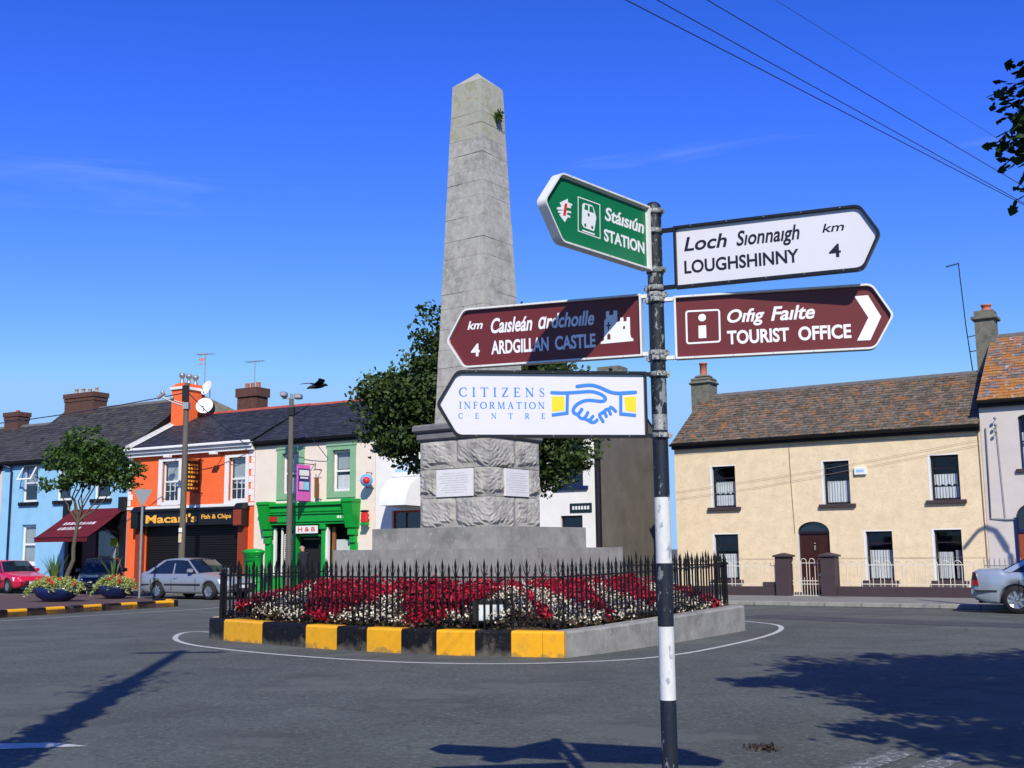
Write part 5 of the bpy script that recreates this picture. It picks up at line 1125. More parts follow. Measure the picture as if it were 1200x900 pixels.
b = MB(); n = 12; cv = [(-.20-.52*math.cos(math.pi*k/n), 2.10+.31*math.sin(math.pi*k/n)) for k in range(n+1)]; b.prism(cv, .12, .15, 'y'); YB.part(b, 'fanlight', CGLS)
b = MB(); b.box(-.72, .32, .07, .15, 2.03, 2.11); stroke(b, cv, .05, .11, .03, round_=False); YB.part(b, 'door_frame', DKF)
w_ = MB(); w_.box(-.72, -.715, 0, .165, .06, 2.08); YB.part(w_, 'reveal', WP)
ax = MB(); ax.box(1.24, 1.62, -.09, 0, 3.86, 4.10, 0, .01); al = YB.part(ax, 'alarm_box', WP); ax = MB(); ax.box(1.31, 1.55, -.094, -.09, 3.94, 4.02); ax.build('lettering', mat('pale_blue_letter', (.30, .52, .75), .6), al)
b = MB(); b.tube([(-.87, -.03, 5.1), (-.85, -.03, 3.6), (-.80, -.03, 2.05)], .008, 4); b.tube([(5.02, -.03, 5.1), (5.04, -.03, .3)], .015, 4); b.tube([(-5.0, -.03, 4.85), (0, -.03, 4.95), (5.0, -.03, 4.9)], .005, 4); b.tube([(-5.0, -.05, 3.55), (0, -.05, 4.05), (5.0, -.05, 4.75)], .005, 4); b.tube([(-5.0, -.05, 3.3), (-2, -.05, 3.6), (0, -.05, 3.86), (5.0, -.05, 4.6)], .005, 4); b.tube([(-4.8, -.03, 1.22), (-.9, -.03, 1.25)], .005, 4); b.tube([(.5, -.03, 1.25), (5.0, -.03, 1.25)], .005, 4); YB.part(b, 'cable', mat('cable_grey', (.30, .24, .18), .7), kind='stuff')
ys = stack(YB, -5.34, -4.60, 2.35, 3.05, 5.8, 7.86, GRST, [-4.97], POT, bands=False, poth=.62, potr=.15)
b = MB(); b.box(-5.42, -4.52, 2.27, 3.13, 7.62, 7.74, 0, .05); b.box(-5.36, -4.58, 2.33, 3.07, 7.74, 7.88, 0, .06); b.box(-5.25, -4.69, 2.44, 2.96, 7.88, 7.99, 0, .05); b.build('cap', GRST, ys)
# neighbour at the right edge
NB = Bld(RR, 'terraced_house', 'pinkish white house at the right edge with bright orange lichen on its roof', 'house', 9)
hn = [(6.15, 7.0, 3.82, 5.45, .12), (5.88, 6.9, .06, 2.82, .5), (8.6, 9.5, 3.82, 5.45, .12), (8.4, 9.6, .8, 2.5)]
b = MB(); wall_front(b, 5.09, 12.5, 0, 5.95, hn); shell(b, 5.09, 12.5, 5.9, 6, 8.28, 3.0); NB.part(b, 'wall', PKW)
roof(NB, 5.07, 12.5, 5.98, 3.0, 8.30, 6, 5.9, SLO, 32, GRIDG, over=.16, ex=.17)
for (a, c, z0, z1) in ((6.15, 7.0, 3.82, 5.45), (8.6, 9.5, 3.82, 5.45), (8.4, 9.6, .8, 2.5)): window(NB, a, c, z0, z1, NAVY, curtain=net(a, c, z0, z1)); sill(NB, a-.14, c+.14, z0, BRN, .10, .08)
b = MB(); b.box(5.88, 6.9, .13, .17, .06, 2.0); NB.part(b, 'door', mat('orange_brown_door', (.30, .07, .03), .4)); b = MB(); b.box(5.88, 6.9, .12, .16, 2.0, 2.9); NB.part(b, 'fanlight', CGLS)
b = MB(); b.box(5.84, 5.92, -.03, .14, .06, 2.4); b.box(5.88, 6.9, .08, .16, 1.96, 2.05); NB.part(b, 'door_frame', NAVY)
b = MB(); b.tube([(5.25, -.04, 5.1), (5.22, -.04, 2.4), (5.6, -.04, 2.35), (5.86, -.04, 2.35)], .02, 5); b.tube([(5.55, -.05, 5.15), (5.62, -.05, 2.4)], .012, 4); NB.part(b, 'cable', GALV, kind='stuff')
b = MB(); 
for z in (5.35, 5.15, 4.95): b.tube([(5.55, 0, z), (5.55, -.18, z)], .012, 4); b.lathe([(.02, -.04), (.045, -.02), (.045, .02), (.02, .05)], (5.55, -.18, z), 8)
NB.part(b, 'insulator', mat('insulator_grey', (.22, .22, .25), .4), kind='stuff')
ns_ = stack(NB, 4.66, 5.26, 2.65, 3.3, 6.9, 9.22, GRST, [5.0], POT, bands=False, poth=.26, potr=.17, cap=GRST)
ms = RR.thing('tv_aerial', 'tall thin leaning aerial mast strapped to the right chimney', 'aerial', 4.45, 3.0, 7.2)
b = MB(); b.tube([(0, 0, 0), (-.12, 0, 1.6), (-.22, 0, 3.75)], .017, 6); b.tube([(-.05, 0, .75), (.42, 0, .78)], .015, 5); b.tube([(-.08, 0, 1.25), (.42, 0, 1.3)], .015, 5); b.build('mast', IRON, ms)
b = MB(); b.tube([(-.62, 0, 3.72), (-.20, 0, 3.78)], .016, 5); 
for k in range(6): x = -.60+k*.075; b.tube([(x, -.18, 3.72+k*.01), (x, .18, 3.72+k*.01)], .008, 4)
b.build('antenna', IRON, ms)
# garden wall, piers, railings, gate
GWy = -1.2
gw = RR.thing('garden_wall', 'low dark brown garden wall with two square gate piers', 'wall', 0, GWy, 0)
b = MB(); b.box(-4.85, -1.03, -.10, .10, 0, .38, 0, .01); b.box(-1.5, -1.03, -.09, .09, .38, .52, 0, .01); b.build('wall', BRN, gw)
b = MB(); b.box(.88, 5.05, -.10, .10, 0, .40, 0, .01); b.build('wall', BRN, gw)
for u in (-.80, .66):
    b = MB(); b.box(u-.225, u+.225, -.22, .22, 0, 1.30, 0, .01); b.build('pier', BRN, gw)
    b = MB(); b.box(u-.28, u+.28, -.28, .28, 1.30, 1.36, 0, .01); b.hexa([(u-.26, -.26, 1.36), (u+.26, -.26, 1.36), (u+.26, .26, 1.36), (u-.26, .26, 1.36)], [(u-.04, -.04, 1.43), (u+.04, -.04, 1.43), (u+.04, .04, 1.43), (u-.04, .04, 1.43)]); b.build('pier_cap', BRN, gw)
HW_ = mat('cream_iron', (.72, .66, .56), .5, .05)
hm = MB(); H = .78; w = .11; pts = [(-w, 0, 0), (-w, 0, H-.10)]+[(-w*math.cos(math.pi*k/6), 0, H-.10+.11*math.sin(math.pi*k/6)) for k in range(1, 6)]+[(w, 0, H-.10), (w, 0, 0)]
hm.tube(pts, .011, 5); hme = hm.mesh('hoop', HW_)
for (a, c, z, lab) in ((-4.80, -1.10, .40, 'cream hoop topped railing on the low wall left of the gate'), (.96, 4.95, .42, 'cream hoop topped railing on the low wall right of the gate')):
    hr = RR.thing('hoop_railing', lab, 'railing', a, GWy, z-.04); n = int((c-a)/.335)
    for i in range(n+1): inst(hme, 'hoop', hr, (.11+i*.335, 0, 0))
    rl_ = MB(); rl_.box(0, c-a, -.012, .012, H-.13, H-.105); rl_.box(0, c-a, -.012, .012, .08, .105); rl_.build('rail', HW_, hr)
gt = RR.thing('garden_gate', 'cream hoop topped iron gate between two brown piers', 'gate', -.57, GWy, .05)
gm = MB(); H2 = 1.20; pts = [(-.085, 0, 0), (-.085, 0, H2-.09)]+[(-.085*math.cos(math.pi*k/6), 0, H2-.09+.09*math.sin(math.pi*k/6)) for k in range(1, 6)]+[(.085, 0, H2-.09), (.085, 0, 0)]
gm.tube(pts, .012, 5); gme = gm.mesh('hoop', HW_)
for i in range(4): inst(gme, 'hoop', gt, (.14+i*.265, 0, 0))
b = MB()
for z in (.04, .40, .50, 1.05): b.box(.02, 1.0, -.01, .01, z, z+.022)
b.build('rail', HW_, gt)
b = MB()
for i in range(4): b.tube([(.14+i*.265, 0, 0), (.14+i*.265, 0, .62)], .009, 5)
b.build('short_bar', HW_, gt, kind='stuff'); b = MB(); b.box(.90, 1.02, -.03, .03, .66, .74); b.build('latch', HW_, gt)
sp = RR.thing('spear_railing', 'short grey spear topped railing before the right hand house', 'railing', 5.15, GWy, 0)
sm_ = MB(); sm_.box(-.01, .01, -.01, .01, 0, 1.12); sm_.add([(-.02, -.01, 1.12), (.02, -.01, 1.12), (.02, .01, 1.12), (-.02, .01, 1.12), (0, 0, 1.26)], [(0, 1, 4), (1, 2, 4), (2, 3, 4), (3, 0, 4)]); sme = sm_.mesh('bar', GALV)
for i in range(12): inst(sme, 'bar', sp, (i*.14, 0, 0))
b = MB(); b.box(0, 1.56, -.01, .01, 1.0, 1.03); b.box(0, 1.56, -.01, .01, .2, .23); b.build('rail', GALV, sp)
# ------------------------------------------------------------------ cars
def lerp_prof(P_, x):
    if x <= P_[0][0]: return P_[0][1]
    for (a, p), (b_, q) in zip(P_[:-1], P_[1:]):
        if a <= x <= b_: t = (x-a)/(b_-a); return p+(q-p)*t
    return P_[-1][1]
TYRE = mat('tyre_rubber', (.018, .018, .019), .8, .1); RIM = mat('alloy_rim', (.50, .51, .53), .3, .05, metal=.8); UNDER = mat('underbody', (.010, .010, .011), .9)
LAMPW = mat('headlamp_glass', (.70, .74, .78), .12, .05, coat=.5); LAMPR = mat('tail_lamp_red', (.42, .012, .018), .2, .05, coat=.5); CHR = mat('chrome', (.60, .60, .62), .18, .03, metal=.9)
TRIM = mat('black_trim', (.022, .023, .026), .5, .05)
def car(label, paint, loc, head, L_=4.4, Wd=1.70, wb=2.55, hood=.86, belt=.92, trunk=.95, roof_=1.43, ws0=.78, ws1=.12, rw1=-1.05, rw0=-1.62, wr=.31, hatch=False, group=None):
    """x forward, y to the car's left; ws0/ws1 windscreen foot/top, rw1/rw0 rear window top/foot (x from the centre)"""
    t = thing('parked_car', label, 'car', loc, head, group)
    xf, xr = L_/2, -L_/2; axf, axr = xf-.86, xf-.86-wb; hw_ = Wd/2
    top = [(xr, trunk-.22), (xr+.05, trunk-.05), (xr+.18, trunk), (rw0, trunk+.01), (rw0+.12, belt), (ws0-.05, belt), (ws0+.08, hood+.05), (xf-.55, hood-.06), (xf-.2, hood-.14), (xf-.04, hood-.24), (xf, hood-.34)]
    wid = [(xr, .80), (xr+.12, .91), (xr+.45, .975), (-.3, 1.0), (xf-1.0, .985), (xf-.4, .93), (xf-.12, .84), (xf, .72)]
    bot = [(xr, .42), (xr+.12, .30), (xr+.4, .22), (0, .20), (xf-.5, .20), (xf-.12, .24), (xf, .34)]
    N = 88; V = []; F = []; K = 11
    for i in range(N+1):
        x = xr+L_*i/N; zt = lerp_prof(top, x); w = hw_*lerp_prof(wid, x); zb = lerp_prof(bot, x)
        arch = 0
        for ax in (axf, axr):
            d = abs(x-ax); ra = wr+.055
            if d < ra: arch = max(arch, .0+math.sqrt(ra*ra-d*d)+wr-.02)
        sec = [(0, zt+.035), (w*.50, zt+.028), (w*.84, zt+.004), (w*.945, zt-.035), (w*.985, zt-.12), (w*1.0, (zt+zb)/2+.06), (w*.995, .50), (w*.985, .40), (w*.965, .30), (w*.93, zb+.02), (w*.70, zb)]
        sec = [(y, max(z, zb) if k > 4 else z) for k, (y, z) in enumerate(sec)]
        if arch: sec = [(y, max(z, min(arch, zt-.10))) if k >= 5 and y > w*.90 else (y, z) for k, (y, z) in enumerate(sec)]
        V += [(x, y, z) for y, z in sec]+[(x, -y, z) for y, z in sec]
    for i in range(N):
        a = i*2*K; c = a+2*K
        for k in range(K-1): F += [(a+k, a+k+1, c+k+1, c+k), (a+K+k, c+K+k, c+K+k+1, a+K+k+1)]
    F += [tuple(range(K))+tuple(range(2*K-1, K, -1)), ]
    e = N*2*K; F += [tuple(e+k for k in range(K))+tuple(e+k for k in range(2*K-1, K, -1))]
    b = MB(); b.add(V, F, smooth=True); body = b.build('body', paint, t)
    u_ = MB(); u_.box(xr+.15, xf-.15, -hw_*.80, hw_*.80, .24, .62); u_.build('underbody', UNDER, t)
    # glasshouse
    wB, wR = hw_*.90, hw_*.70; zB = belt+.005; b = MB(); n = 8
    def roofz(x): m_ = (ws1+rw1)/2; h_ = (ws1-rw1)/2; return roof_-.045*((x-m_)/h_)**2
    cur = [(rw0, zB, wB*.93), (rw0+(rw1-rw0)*.5, zB+(roofz(rw1)-zB)*.56, wB*.84), (rw1, roofz(rw1), wR)]+[(rw1+(ws1-rw1)*k/n, roofz(rw1+(ws1-rw1)*k/n), wR+.015*math.sin(math.pi*k/n)) for k in range(1, n)]+[(ws1, roofz(ws1), wR), (ws1+(ws0-ws1)*.5, zB+(roofz(ws1)-zB)*.54, wB*.86), (ws0, zB-.02, wB*.93)]
    V = []; F = []
    for x, z, w in cur: V += [(x, w, z), (x, w*.5, z+.018), (x, 0, z+.024), (x, -w*.5, z+.018), (x, -w, z), (x, wB, zB-.04), (x, -wB, zB-.04)]
    m_ = len(cur)
    for i in range(m_-1):
        a, c = i*7, i*7+7; F += [(a+k, a+k+1, c+k+1, c+k) for k in range(4)]+[(a+5, a, c, c+5), (a+4, a+6, c+6, c+4)]
    b.add(V, F, smooth=False); gl = b.build('windows', CGLS, t)
    # painted roof and pillars
    b = MB(); V = []; F = []
    rs_ = [q for q in cur if rw1-.001 <= q[0] <= ws1+.001]
    for x, z, w in rs_: V += [(x, w+.012, z-.045), (x, w+.006, z+.012), (x, w*.5, z+.032), (x, 0, z+.038), (x, -w*.5, z+.032), (x, -w-.006, z+.012), (x, -w-.012, z-.045)]
    for i in range(len(rs_)-1): a, c = i*7, i*7+7; F += [(a+k, a+k+1, c+k+1, c+k) for k in range(6)]
    b.add(V, F, smooth=True)
    def sidey(z): return wB+(wR-wB)*max(0, min(1, (z-zB)/(roof_-zB)))
    for s in (-1, 1):
        def pil(xa, xb, ta, tb, o=.010):
            za, zb_ = zB-.02, roof_-.04
            q = [(xa-ta/2, s*(sidey(za)+o), za), (xa+ta/2, s*(sidey(za)+o), za), (xb+tb/2, s*(sidey(zb_)+o), zb_), (xb-tb/2, s*(sidey(zb_)+o), zb_)]; p = [(x, y-s*.03, z) for x, y, z in q]; b.hexa(p, q)
        pil(ws0-.05, ws1-.02, .10, .07); pil((ws1+rw1)/2+.02, (ws1+rw1)/2-.02, .07, .06, .008)
        pil(rw0+(.14 if not hatch else .20), rw1+.06, .24, .16)
    b.build('roof', paint, t)
    # wheels
    wm = MB(); wm.lathe([(wr*.62, -.10), (wr*.95, -.10), (wr, -.06), (wr, .06), (wr*.95, .10), (wr*.62, .10)], n=24); tm = wm.mesh('tyre', TYRE)
    rm = MB(); rm.lathe([(wr*.66, -.085), (wr*.62, -.09), (wr*.58, -.05), (wr*.20, -.055), (0, -.08)], n=24)
    for k in range(7):
        a = 2*math.pi*k/7; c_, s_ = math.cos(a), math.sin(a); w = .030
        rm.add([(c_*.05-s_*w, s_*.05+c_*w, -.088), (c_*.05+s_*w, s_*.05-c_*w, -.088), (c_*wr*.62+s_*w, s_*wr*.62-c_*w, -.085), (c_*wr*.62-s_*w, s_*wr*.62+c_*w, -.085)], [(0, 1, 2, 3)])
    rme = rm.mesh('rim', RIM); dk = MB(); dk.lathe([(wr*.60, -.045), (0, -.05)], n=20); dke = dk.mesh('hub', TRIM)
    for ax in (axf, axr):
        for s in (-1, 1):
            w = thing('wheel', None, None, (ax, s*(hw_-.125), wr)); w.parent = t; rr = (R(90) if s < 0 else R(-90), 0, 0)
            inst(tm, 'tyre', w, (0, 0, 0), (R(90), 0, 0)); inst(rme, 'rim', w, (0, 0, 0), rr) if False else inst(rme, 'rim', w, (0, 0, 0), (R(-90) if s < 0 else R(90), 0, 0)); inst(dke, 'hub', w, (0, 0, 0), (R(-90) if s < 0 else R(90), 0, 0))
    # lamps, bumpers, plates, mirrors, seams
    for s in (-1, 1):
        wl = hw_*.80
        b = MB(); b.hexa([(xf-.36, s*(hw_*.93), hood-.30), (xf-.06, s*(hw_*.76), hood-.33), (xf-.02, s*(hw_*.42), hood-.33), (xf-.30, s*(hw_*.42), hood-.30)], [(xf-.46, s*(hw_*.93), hood-.15), (xf-.16, s*(hw_*.78), hood-.17), (xf-.11, s*(hw_*.42), hood-.18), (xf-.36, s*(hw_*.42), hood-.15)]); b.build('headlight', LAMPW, t)
        b = MB(); z0, z1 = (trunk-.36, trunk-.06); b.hexa([(xr-.012, s*hw_*.50, z0), (xr+.05, s*hw_*.90, z0), (xr+.20, s*hw_*.965, z0), (xr+.20, s*hw_*.5, z0)], [(xr+.02, s*hw_*.50, z1), (xr+.07, s*hw_*.89, z1), (xr+.14, s*hw_*.95, z1), (xr+.14, s*hw_*.5, z1)]); b.build('tail_light', LAMPR, t)
        b = MB(); b.hexa([(xr-.016, s*hw_*.52, z0+.13), (xr+.046, s*(hw_*.90+.006), z0+.13), (xr+.18, s*(hw_*.965+.006), z0+.13), (xr+.18, s*hw_*.5, z0+.13)], [(xr+.010, s*hw_*.52, z1+.002), (xr+.064, s*(hw_*.89+.006), z1+.002), (xr+.135, s*(hw_*.95+.006), z1+.002), (xr+.13, s*hw_*.5, z1+.002)]); b.build('reversing_lamp', mat('smoked_lamp', (.05, .02, .03), .2, coat=.5), t)
        b = MB(); b.box(ws0-.42, ws0-.24, min(s*(wB+.02), s*(wB+.20)), max(s*(wB+.02), s*(wB+.20)), belt+.02, belt+.16, 0, .03); b.build('mirror', paint, t)
        b = MB(); ys_ = s*(hw_*1.0); y0, y1 = sorted((ys_-s*.02, ys_+s*.010)); b.box(axr+wr+.10, axf-wr-.10, y0, y1, .50, .555); b.build('side_strip', TRIM, t)
        b = MB(); y0, y1 = sorted((s*hw_*.90, s*(hw_*.975+.008))); b.box(xr+.10, axr-wr-.09, y0, y1, .50, .545); b.build('bumper_strip', TRIM, t)
        b = MB()
        for xs_ in ((ws1+rw1)/2+.0, ws0-.10, rw0+.42):
            yy = sorted((s*hw_*1.003-s*.02, s*hw_*1.003)); b.box(xs_-.006, xs_+.006, yy[0], yy[1], .34, belt-.20)
        b.build('door_seam', TRIM, t)
        b = MB()
        for xs_ in ((ws1+rw1)/2+.10, rw0+.52): yy = sorted((s*hw_*1.0, s*(hw_*1.0+.02))); b.box(xs_, xs_+.18, yy[0], yy[1], belt-.18, belt-.15)
        b.build('door_handle', paint, t)
    b = MB(); b.box(xf-.05, xf+.03, -.42, .42, hood-.46, hood-.30, 0, .01); b.box(xf-.06, xf+.02, -.55, .55, .28, .36); b.build('grille', TRIM, t)
    b = MB(); b.box(xf+.0, xf+.045, -.26, .26, .40, .51); b.build('number_plate', mat('plate_white', (.72, .72, .70), .4), t)
    b = MB(); b.box(xr-.02, xr+.02, -.26, .26, .55, .67); b.build('number_plate', MATS['plate_white'], t)
    return t
def paintm(n, c, met=.4): return mat(n, c, .32, .03, 3, metal=met, coat=.6, spec=.5)
# silver saloon beside the chip shop: rear wheel (-12.9,41.2), front wheel (-10.75,39.6)
hd = R(-31)
def car_at(x, y, hd, dx, side, Wd): 
    """place so that the wheel at local (dx, side*Wd/2) touches (x,y)"""
    px_, py_ = dx, side*(Wd/2-.03); return (x-(px_*math.cos(hd)-py_*math.sin(hd)), y-(px_*math.sin(hd)+py_*math.cos(hd)), 0)
car('silver saloon car parked before the chip shop, side on behind the planters', paintm('silver_paint', (.33, .36, .40)), car_at(-12.90, 41.2, hd, 2.25-.86-2.58, -1, 1.72), hd, L_=4.5, Wd=1.72, wb=2.6, group='parked cars', rw0=-1.95, rw1=-1.05, trunk=.97, ws0=.85, ws1=.15)
hd2 = R(-42); car('bright red car parked at the left edge of the square', paintm('red_car_paint', (.62, .012, .05), .1), car_at(-21.75, 48.9, hd2, 2.15-.86, -1, 1.68), hd2, L_=4.3, Wd=1.68, wb=2.5, group='parked cars', roof_=1.39, hood=.84, belt=.90)
hd3 = R(-72); car('black car parked behind the planters under the maroon awning', paintm('black_car_paint', (.008, .010, .016), .1), (-16.5, 45.6, 0), hd3, L_=4.2, Wd=1.70, wb=2.5, group='parked cars', roof_=1.45)
hd4 = -RR.a; car('pale blue silver saloon car with its tail showing at the right edge', paintm('ice_blue_paint', (.38, .44, .50)), car_at(11.80, 26.75, hd4, 2.3-.86-2.72+.05, -1, 1.76), hd4, L_=4.6, Wd=1.76, wb=2.72, group='parked cars', rw0=-1.62, rw1=-.75, trunk=1.02, belt=.98, hood=.92, roof_=1.46, ws0=1.05, ws1=.35, wr=.33)

# ------------------------------------------------------------------ trees
def limb(mb, a, b_, r0, r1, seed, n=6, wob=.06, m_=6):
    r = random.Random(seed); a, b_ = Vector(a), Vector(b_); pts = [a]; L_ = (b_-a).length
    for k in range(1, n): t = k/n; pts.append(a.lerp(b_, t)+Vector((r.gauss(0, wob), r.gauss(0, wob), r.gauss(0, wob*.6)))*L_*.35*math.sin(math.pi*t))
    pts.append(b_); mb.tube(pts, [r0+(r1-r0)*k/n for k in range(n+1)], m_); return pts
def tree(name, label, base, h, r0, lobes, fork, leafm, leaf, n_per, seed, group=None, inner=.35, stem_off=(0, 0), dens=26):
    """lobes: (dx, dy, z, rx, rz) leaf masses; each one carries twigs with tufts of leaves"""
    t = thing(name, label, 'tree', base, 0, group); rr = random.Random(seed); nr_ = np.random.default_rng(seed)
    tb = MB(); fk = Vector((stem_off[0], stem_off[1], fork)); limb(tb, (0, 0, -.05), fk, r0, r0*.72, seed, 6, .05, 10); tb.build('trunk', BARK, t)
    br = MB(); C_ = []
    for i, (dx, dy, z, rx, rz) in enumerate(lobes):
        c = Vector((dx, dy, z)); limb(br, fk, c, r0*.42, r0*.12, seed+i, 6, .10)
        nt_ = max(12 if rx < .7 else 24, int(n_per*rx*rx*rz/26))
        for k in range(nt_):
            d = nr_.normal(0, 1, 3); d /= np.linalg.norm(d); q = nr_.uniform(inner, 1.0)**.6
            p = np.array([dx, dy, z])+d*np.array([rx, rx, rz])*q
            if k % 5 == 0: limb(br, c, tuple(p), r0*.10, r0*.02, seed+i*100+k, 3, .08, 4)
            sz = nr_.uniform(.22, .48)*min(1, rx*.8)+.08; m_ = int(dens*(sz/.4)**2)+8
            pts = nr_.normal(0, 1, (m_, 3))*np.array([sz, sz, sz*.55])*.55+p; C_.append(pts)
    br.build('branches', BARK, t); C_ = np.concatenate(C_); V, F, T = leaf_cloud(C_, leaf, seed+7, .5, .75)
    ob = inst(np_mesh('crown', V, F, T, leafm), 'crown', t); return t
tree('sycamore_tree', 'big dark green leafy tree standing behind the obelisk', (-.9, 30.2, 0), 8.5, .26,
     [(-.75, .3, 7.25, 1.10, 1.10), (-1.75, .2, 5.75, 1.5, .85), (-.3, .3, 6.6, 1.6, 1.2), (.9, .2, 7.0, 1.4, 1.0), (1.9, .3, 6.1, 1.2, .9), (-1.6, 0, 5.0, 1.35, .9), (-2.1, -.2, 4.35, .75, .45), (0, .2, 4.9, 1.6, .9), (1.6, .2, 4.9, 1.35, .9), (2.15, .1, 4.0, 1.0, .75), (.9, .1, 3.9, .9, .55), (1.5, .2, 3.55, .9, .4), (-1.3, .2, 3.75, .55, .3), (-2.55, -.1, 5.85, .7, .5)], 2.6, LEAF, .145, 1000, 3, inner=.1, dens=66)
tree('street_tree', 'small slender tree with an airy crown in front of the blue house', (-15.55, 39.6, .13), 5.6, .085,
     [(.45, 0, 5.45, .72, .55), (-.35, .1, 4.85, .70, .50), (.85, 0, 4.75, .80, .62), (1.55, .1, 4.45, .85, .50), (.45, 0, 4.2, .75, .42), (1.95, 0, 4.0, .55, .28), (-.55, 0, 3.95, .55, .30), (1.25, .1, 5.15, .55, .36), (.0, 0, 5.2, .5, .36), (.6, .1, 4.75, .9, .6)], 2.6, LEAFS, .14, 1400, 5, stem_off=(.30, 0), dens=60)
# tree at the right of the camera; its shade falls on the road
NT = tree('roadside_tree', 'large tree at the right whose leafy spray hangs into the top corner', (8.6, 5.6, 0), 8, .22,
     [(7.2-8.6, 4.6-5.6, 6.0, 2.1, 1.5), (5.5-8.6, 3.0-5.6, 4.9, 1.4, 1.0), (8.8-8.6, 6.6-5.6, 6.9, 2.1, 1.4), (6.3-8.6, 6.4-5.6, 7.6, 1.5, .9), (8.0-8.6, 3.8-5.6, 4.2, 1.8, .9), (9.8-8.6, 5.6-5.6, 5.2, 1.9, 1.2), (5.0-8.6, 5.0-5.6, 6.6, 1.2, .8), (5.8-8.6, 5.4-5.6, 5.3, 1.1, .8), (10.5-8.6, 8.6-5.6, 5.8, 1.9, 1.2), (4.9-8.6, 7.6-5.6, 5.8, .9, .5), (4.25-8.6, 4.9-5.6, 4.2, .85, .7), (4.95-8.6, 6.2-5.6, 4.5, .8, .7), (4.75-8.6, 7.25-5.6, 4.7, .65, .5), (6.2-8.6, 4.4-5.6, 3.9, 1.2, .7), (5.6-8.6, 7.0-5.6, 5.2, .9, .7), (7.2-8.6, 7.4-5.6, 6.2, 1.4, .9), (7.6-8.6, 6.0-5.6, 4.8, 1.4, .9), (3.65-8.6, 6.95-5.6, 5.85, .42, .22), (4.4-8.6, 6.6-5.6, 6.0, .6, .35)], 3.0, LEAFN, .19, 520, 13, dens=40, inner=.1)
# the hanging spray, leaf by leaf
lm = MB(); out = [(0, 0), (.18, .12), (.42, .10), (.36, .24), (.62, .22), (.60, .34), (.82, .20), (1.0, 0)]
v2 = [(x, y, -.18*abs(y)) for x, y in out]+[(x, -y, -.18*abs(y)) for x, y in out[1:-1]]
vv = [(x, y, z) for x, y, z in v2]; nn_ = len(out)
lm.add([(p[0], p[1], p[2]) for p in vv]+[(.5, 0, .02)], [(i, i+1, len(vv)) for i in range(nn_-1)]+[(nn_+i, (nn_+i-1) if i > 0 else 0, len(vv)) for i in range(nn_-2)]+[(nn_-1, 2*nn_-3, len(vv))])
lme = lm.mesh('leaf', LEAFN)
rl_ = random.Random(21); tw = MB(); ax_, ay_ = 8.6, 5.6
stem_pts = [Vector((4.9-ax_, 7.6-ay_, 5.7)), Vector((4.35-ax_, 7.85-ay_, 5.35)), Vector((4.02-ax_, 7.95-ay_, 4.95)), Vector((3.88-ax_, 8.0-ay_, 4.55)), Vector((3.86-ax_, 8.0-ay_, 4.15))]
tw.tube(stem_pts, [.03, .02, .014, .009, .005], 5); tw.build('twig', BARK, NT)
tips = [(3.78, 7.95, 5.10), (3.70, 8.0, 4.98), (3.66, 8.0, 4.86), (3.86, 8.0, 5.02), (3.80, 8.0, 4.80), (3.66, 7.9, 4.72), (3.74, 8.0, 4.62), (3.64, 8.1, 4.56), (3.82, 8.0, 4.50), (3.74, 7.95, 4.42), (3.84, 8.0, 4.32), (3.78, 8.0, 4.22), (3.86, 8.0, 4.12)]
for (x, y, z) in tips:
    for k in range(20):
        p = Vector((x-ax_+rl_.gauss(.15, .07), y-ay_+rl_.gauss(0, .10), z+rl_.gauss(0, .05)))
        s = rl_.uniform(.085, .15); inst(lme, 'leaf', NT, p, (rl_.gauss(0, .5), rl_.gauss(.35, .45), math.pi+rl_.gauss(0, 1.0)), (s, s*1.05, s))

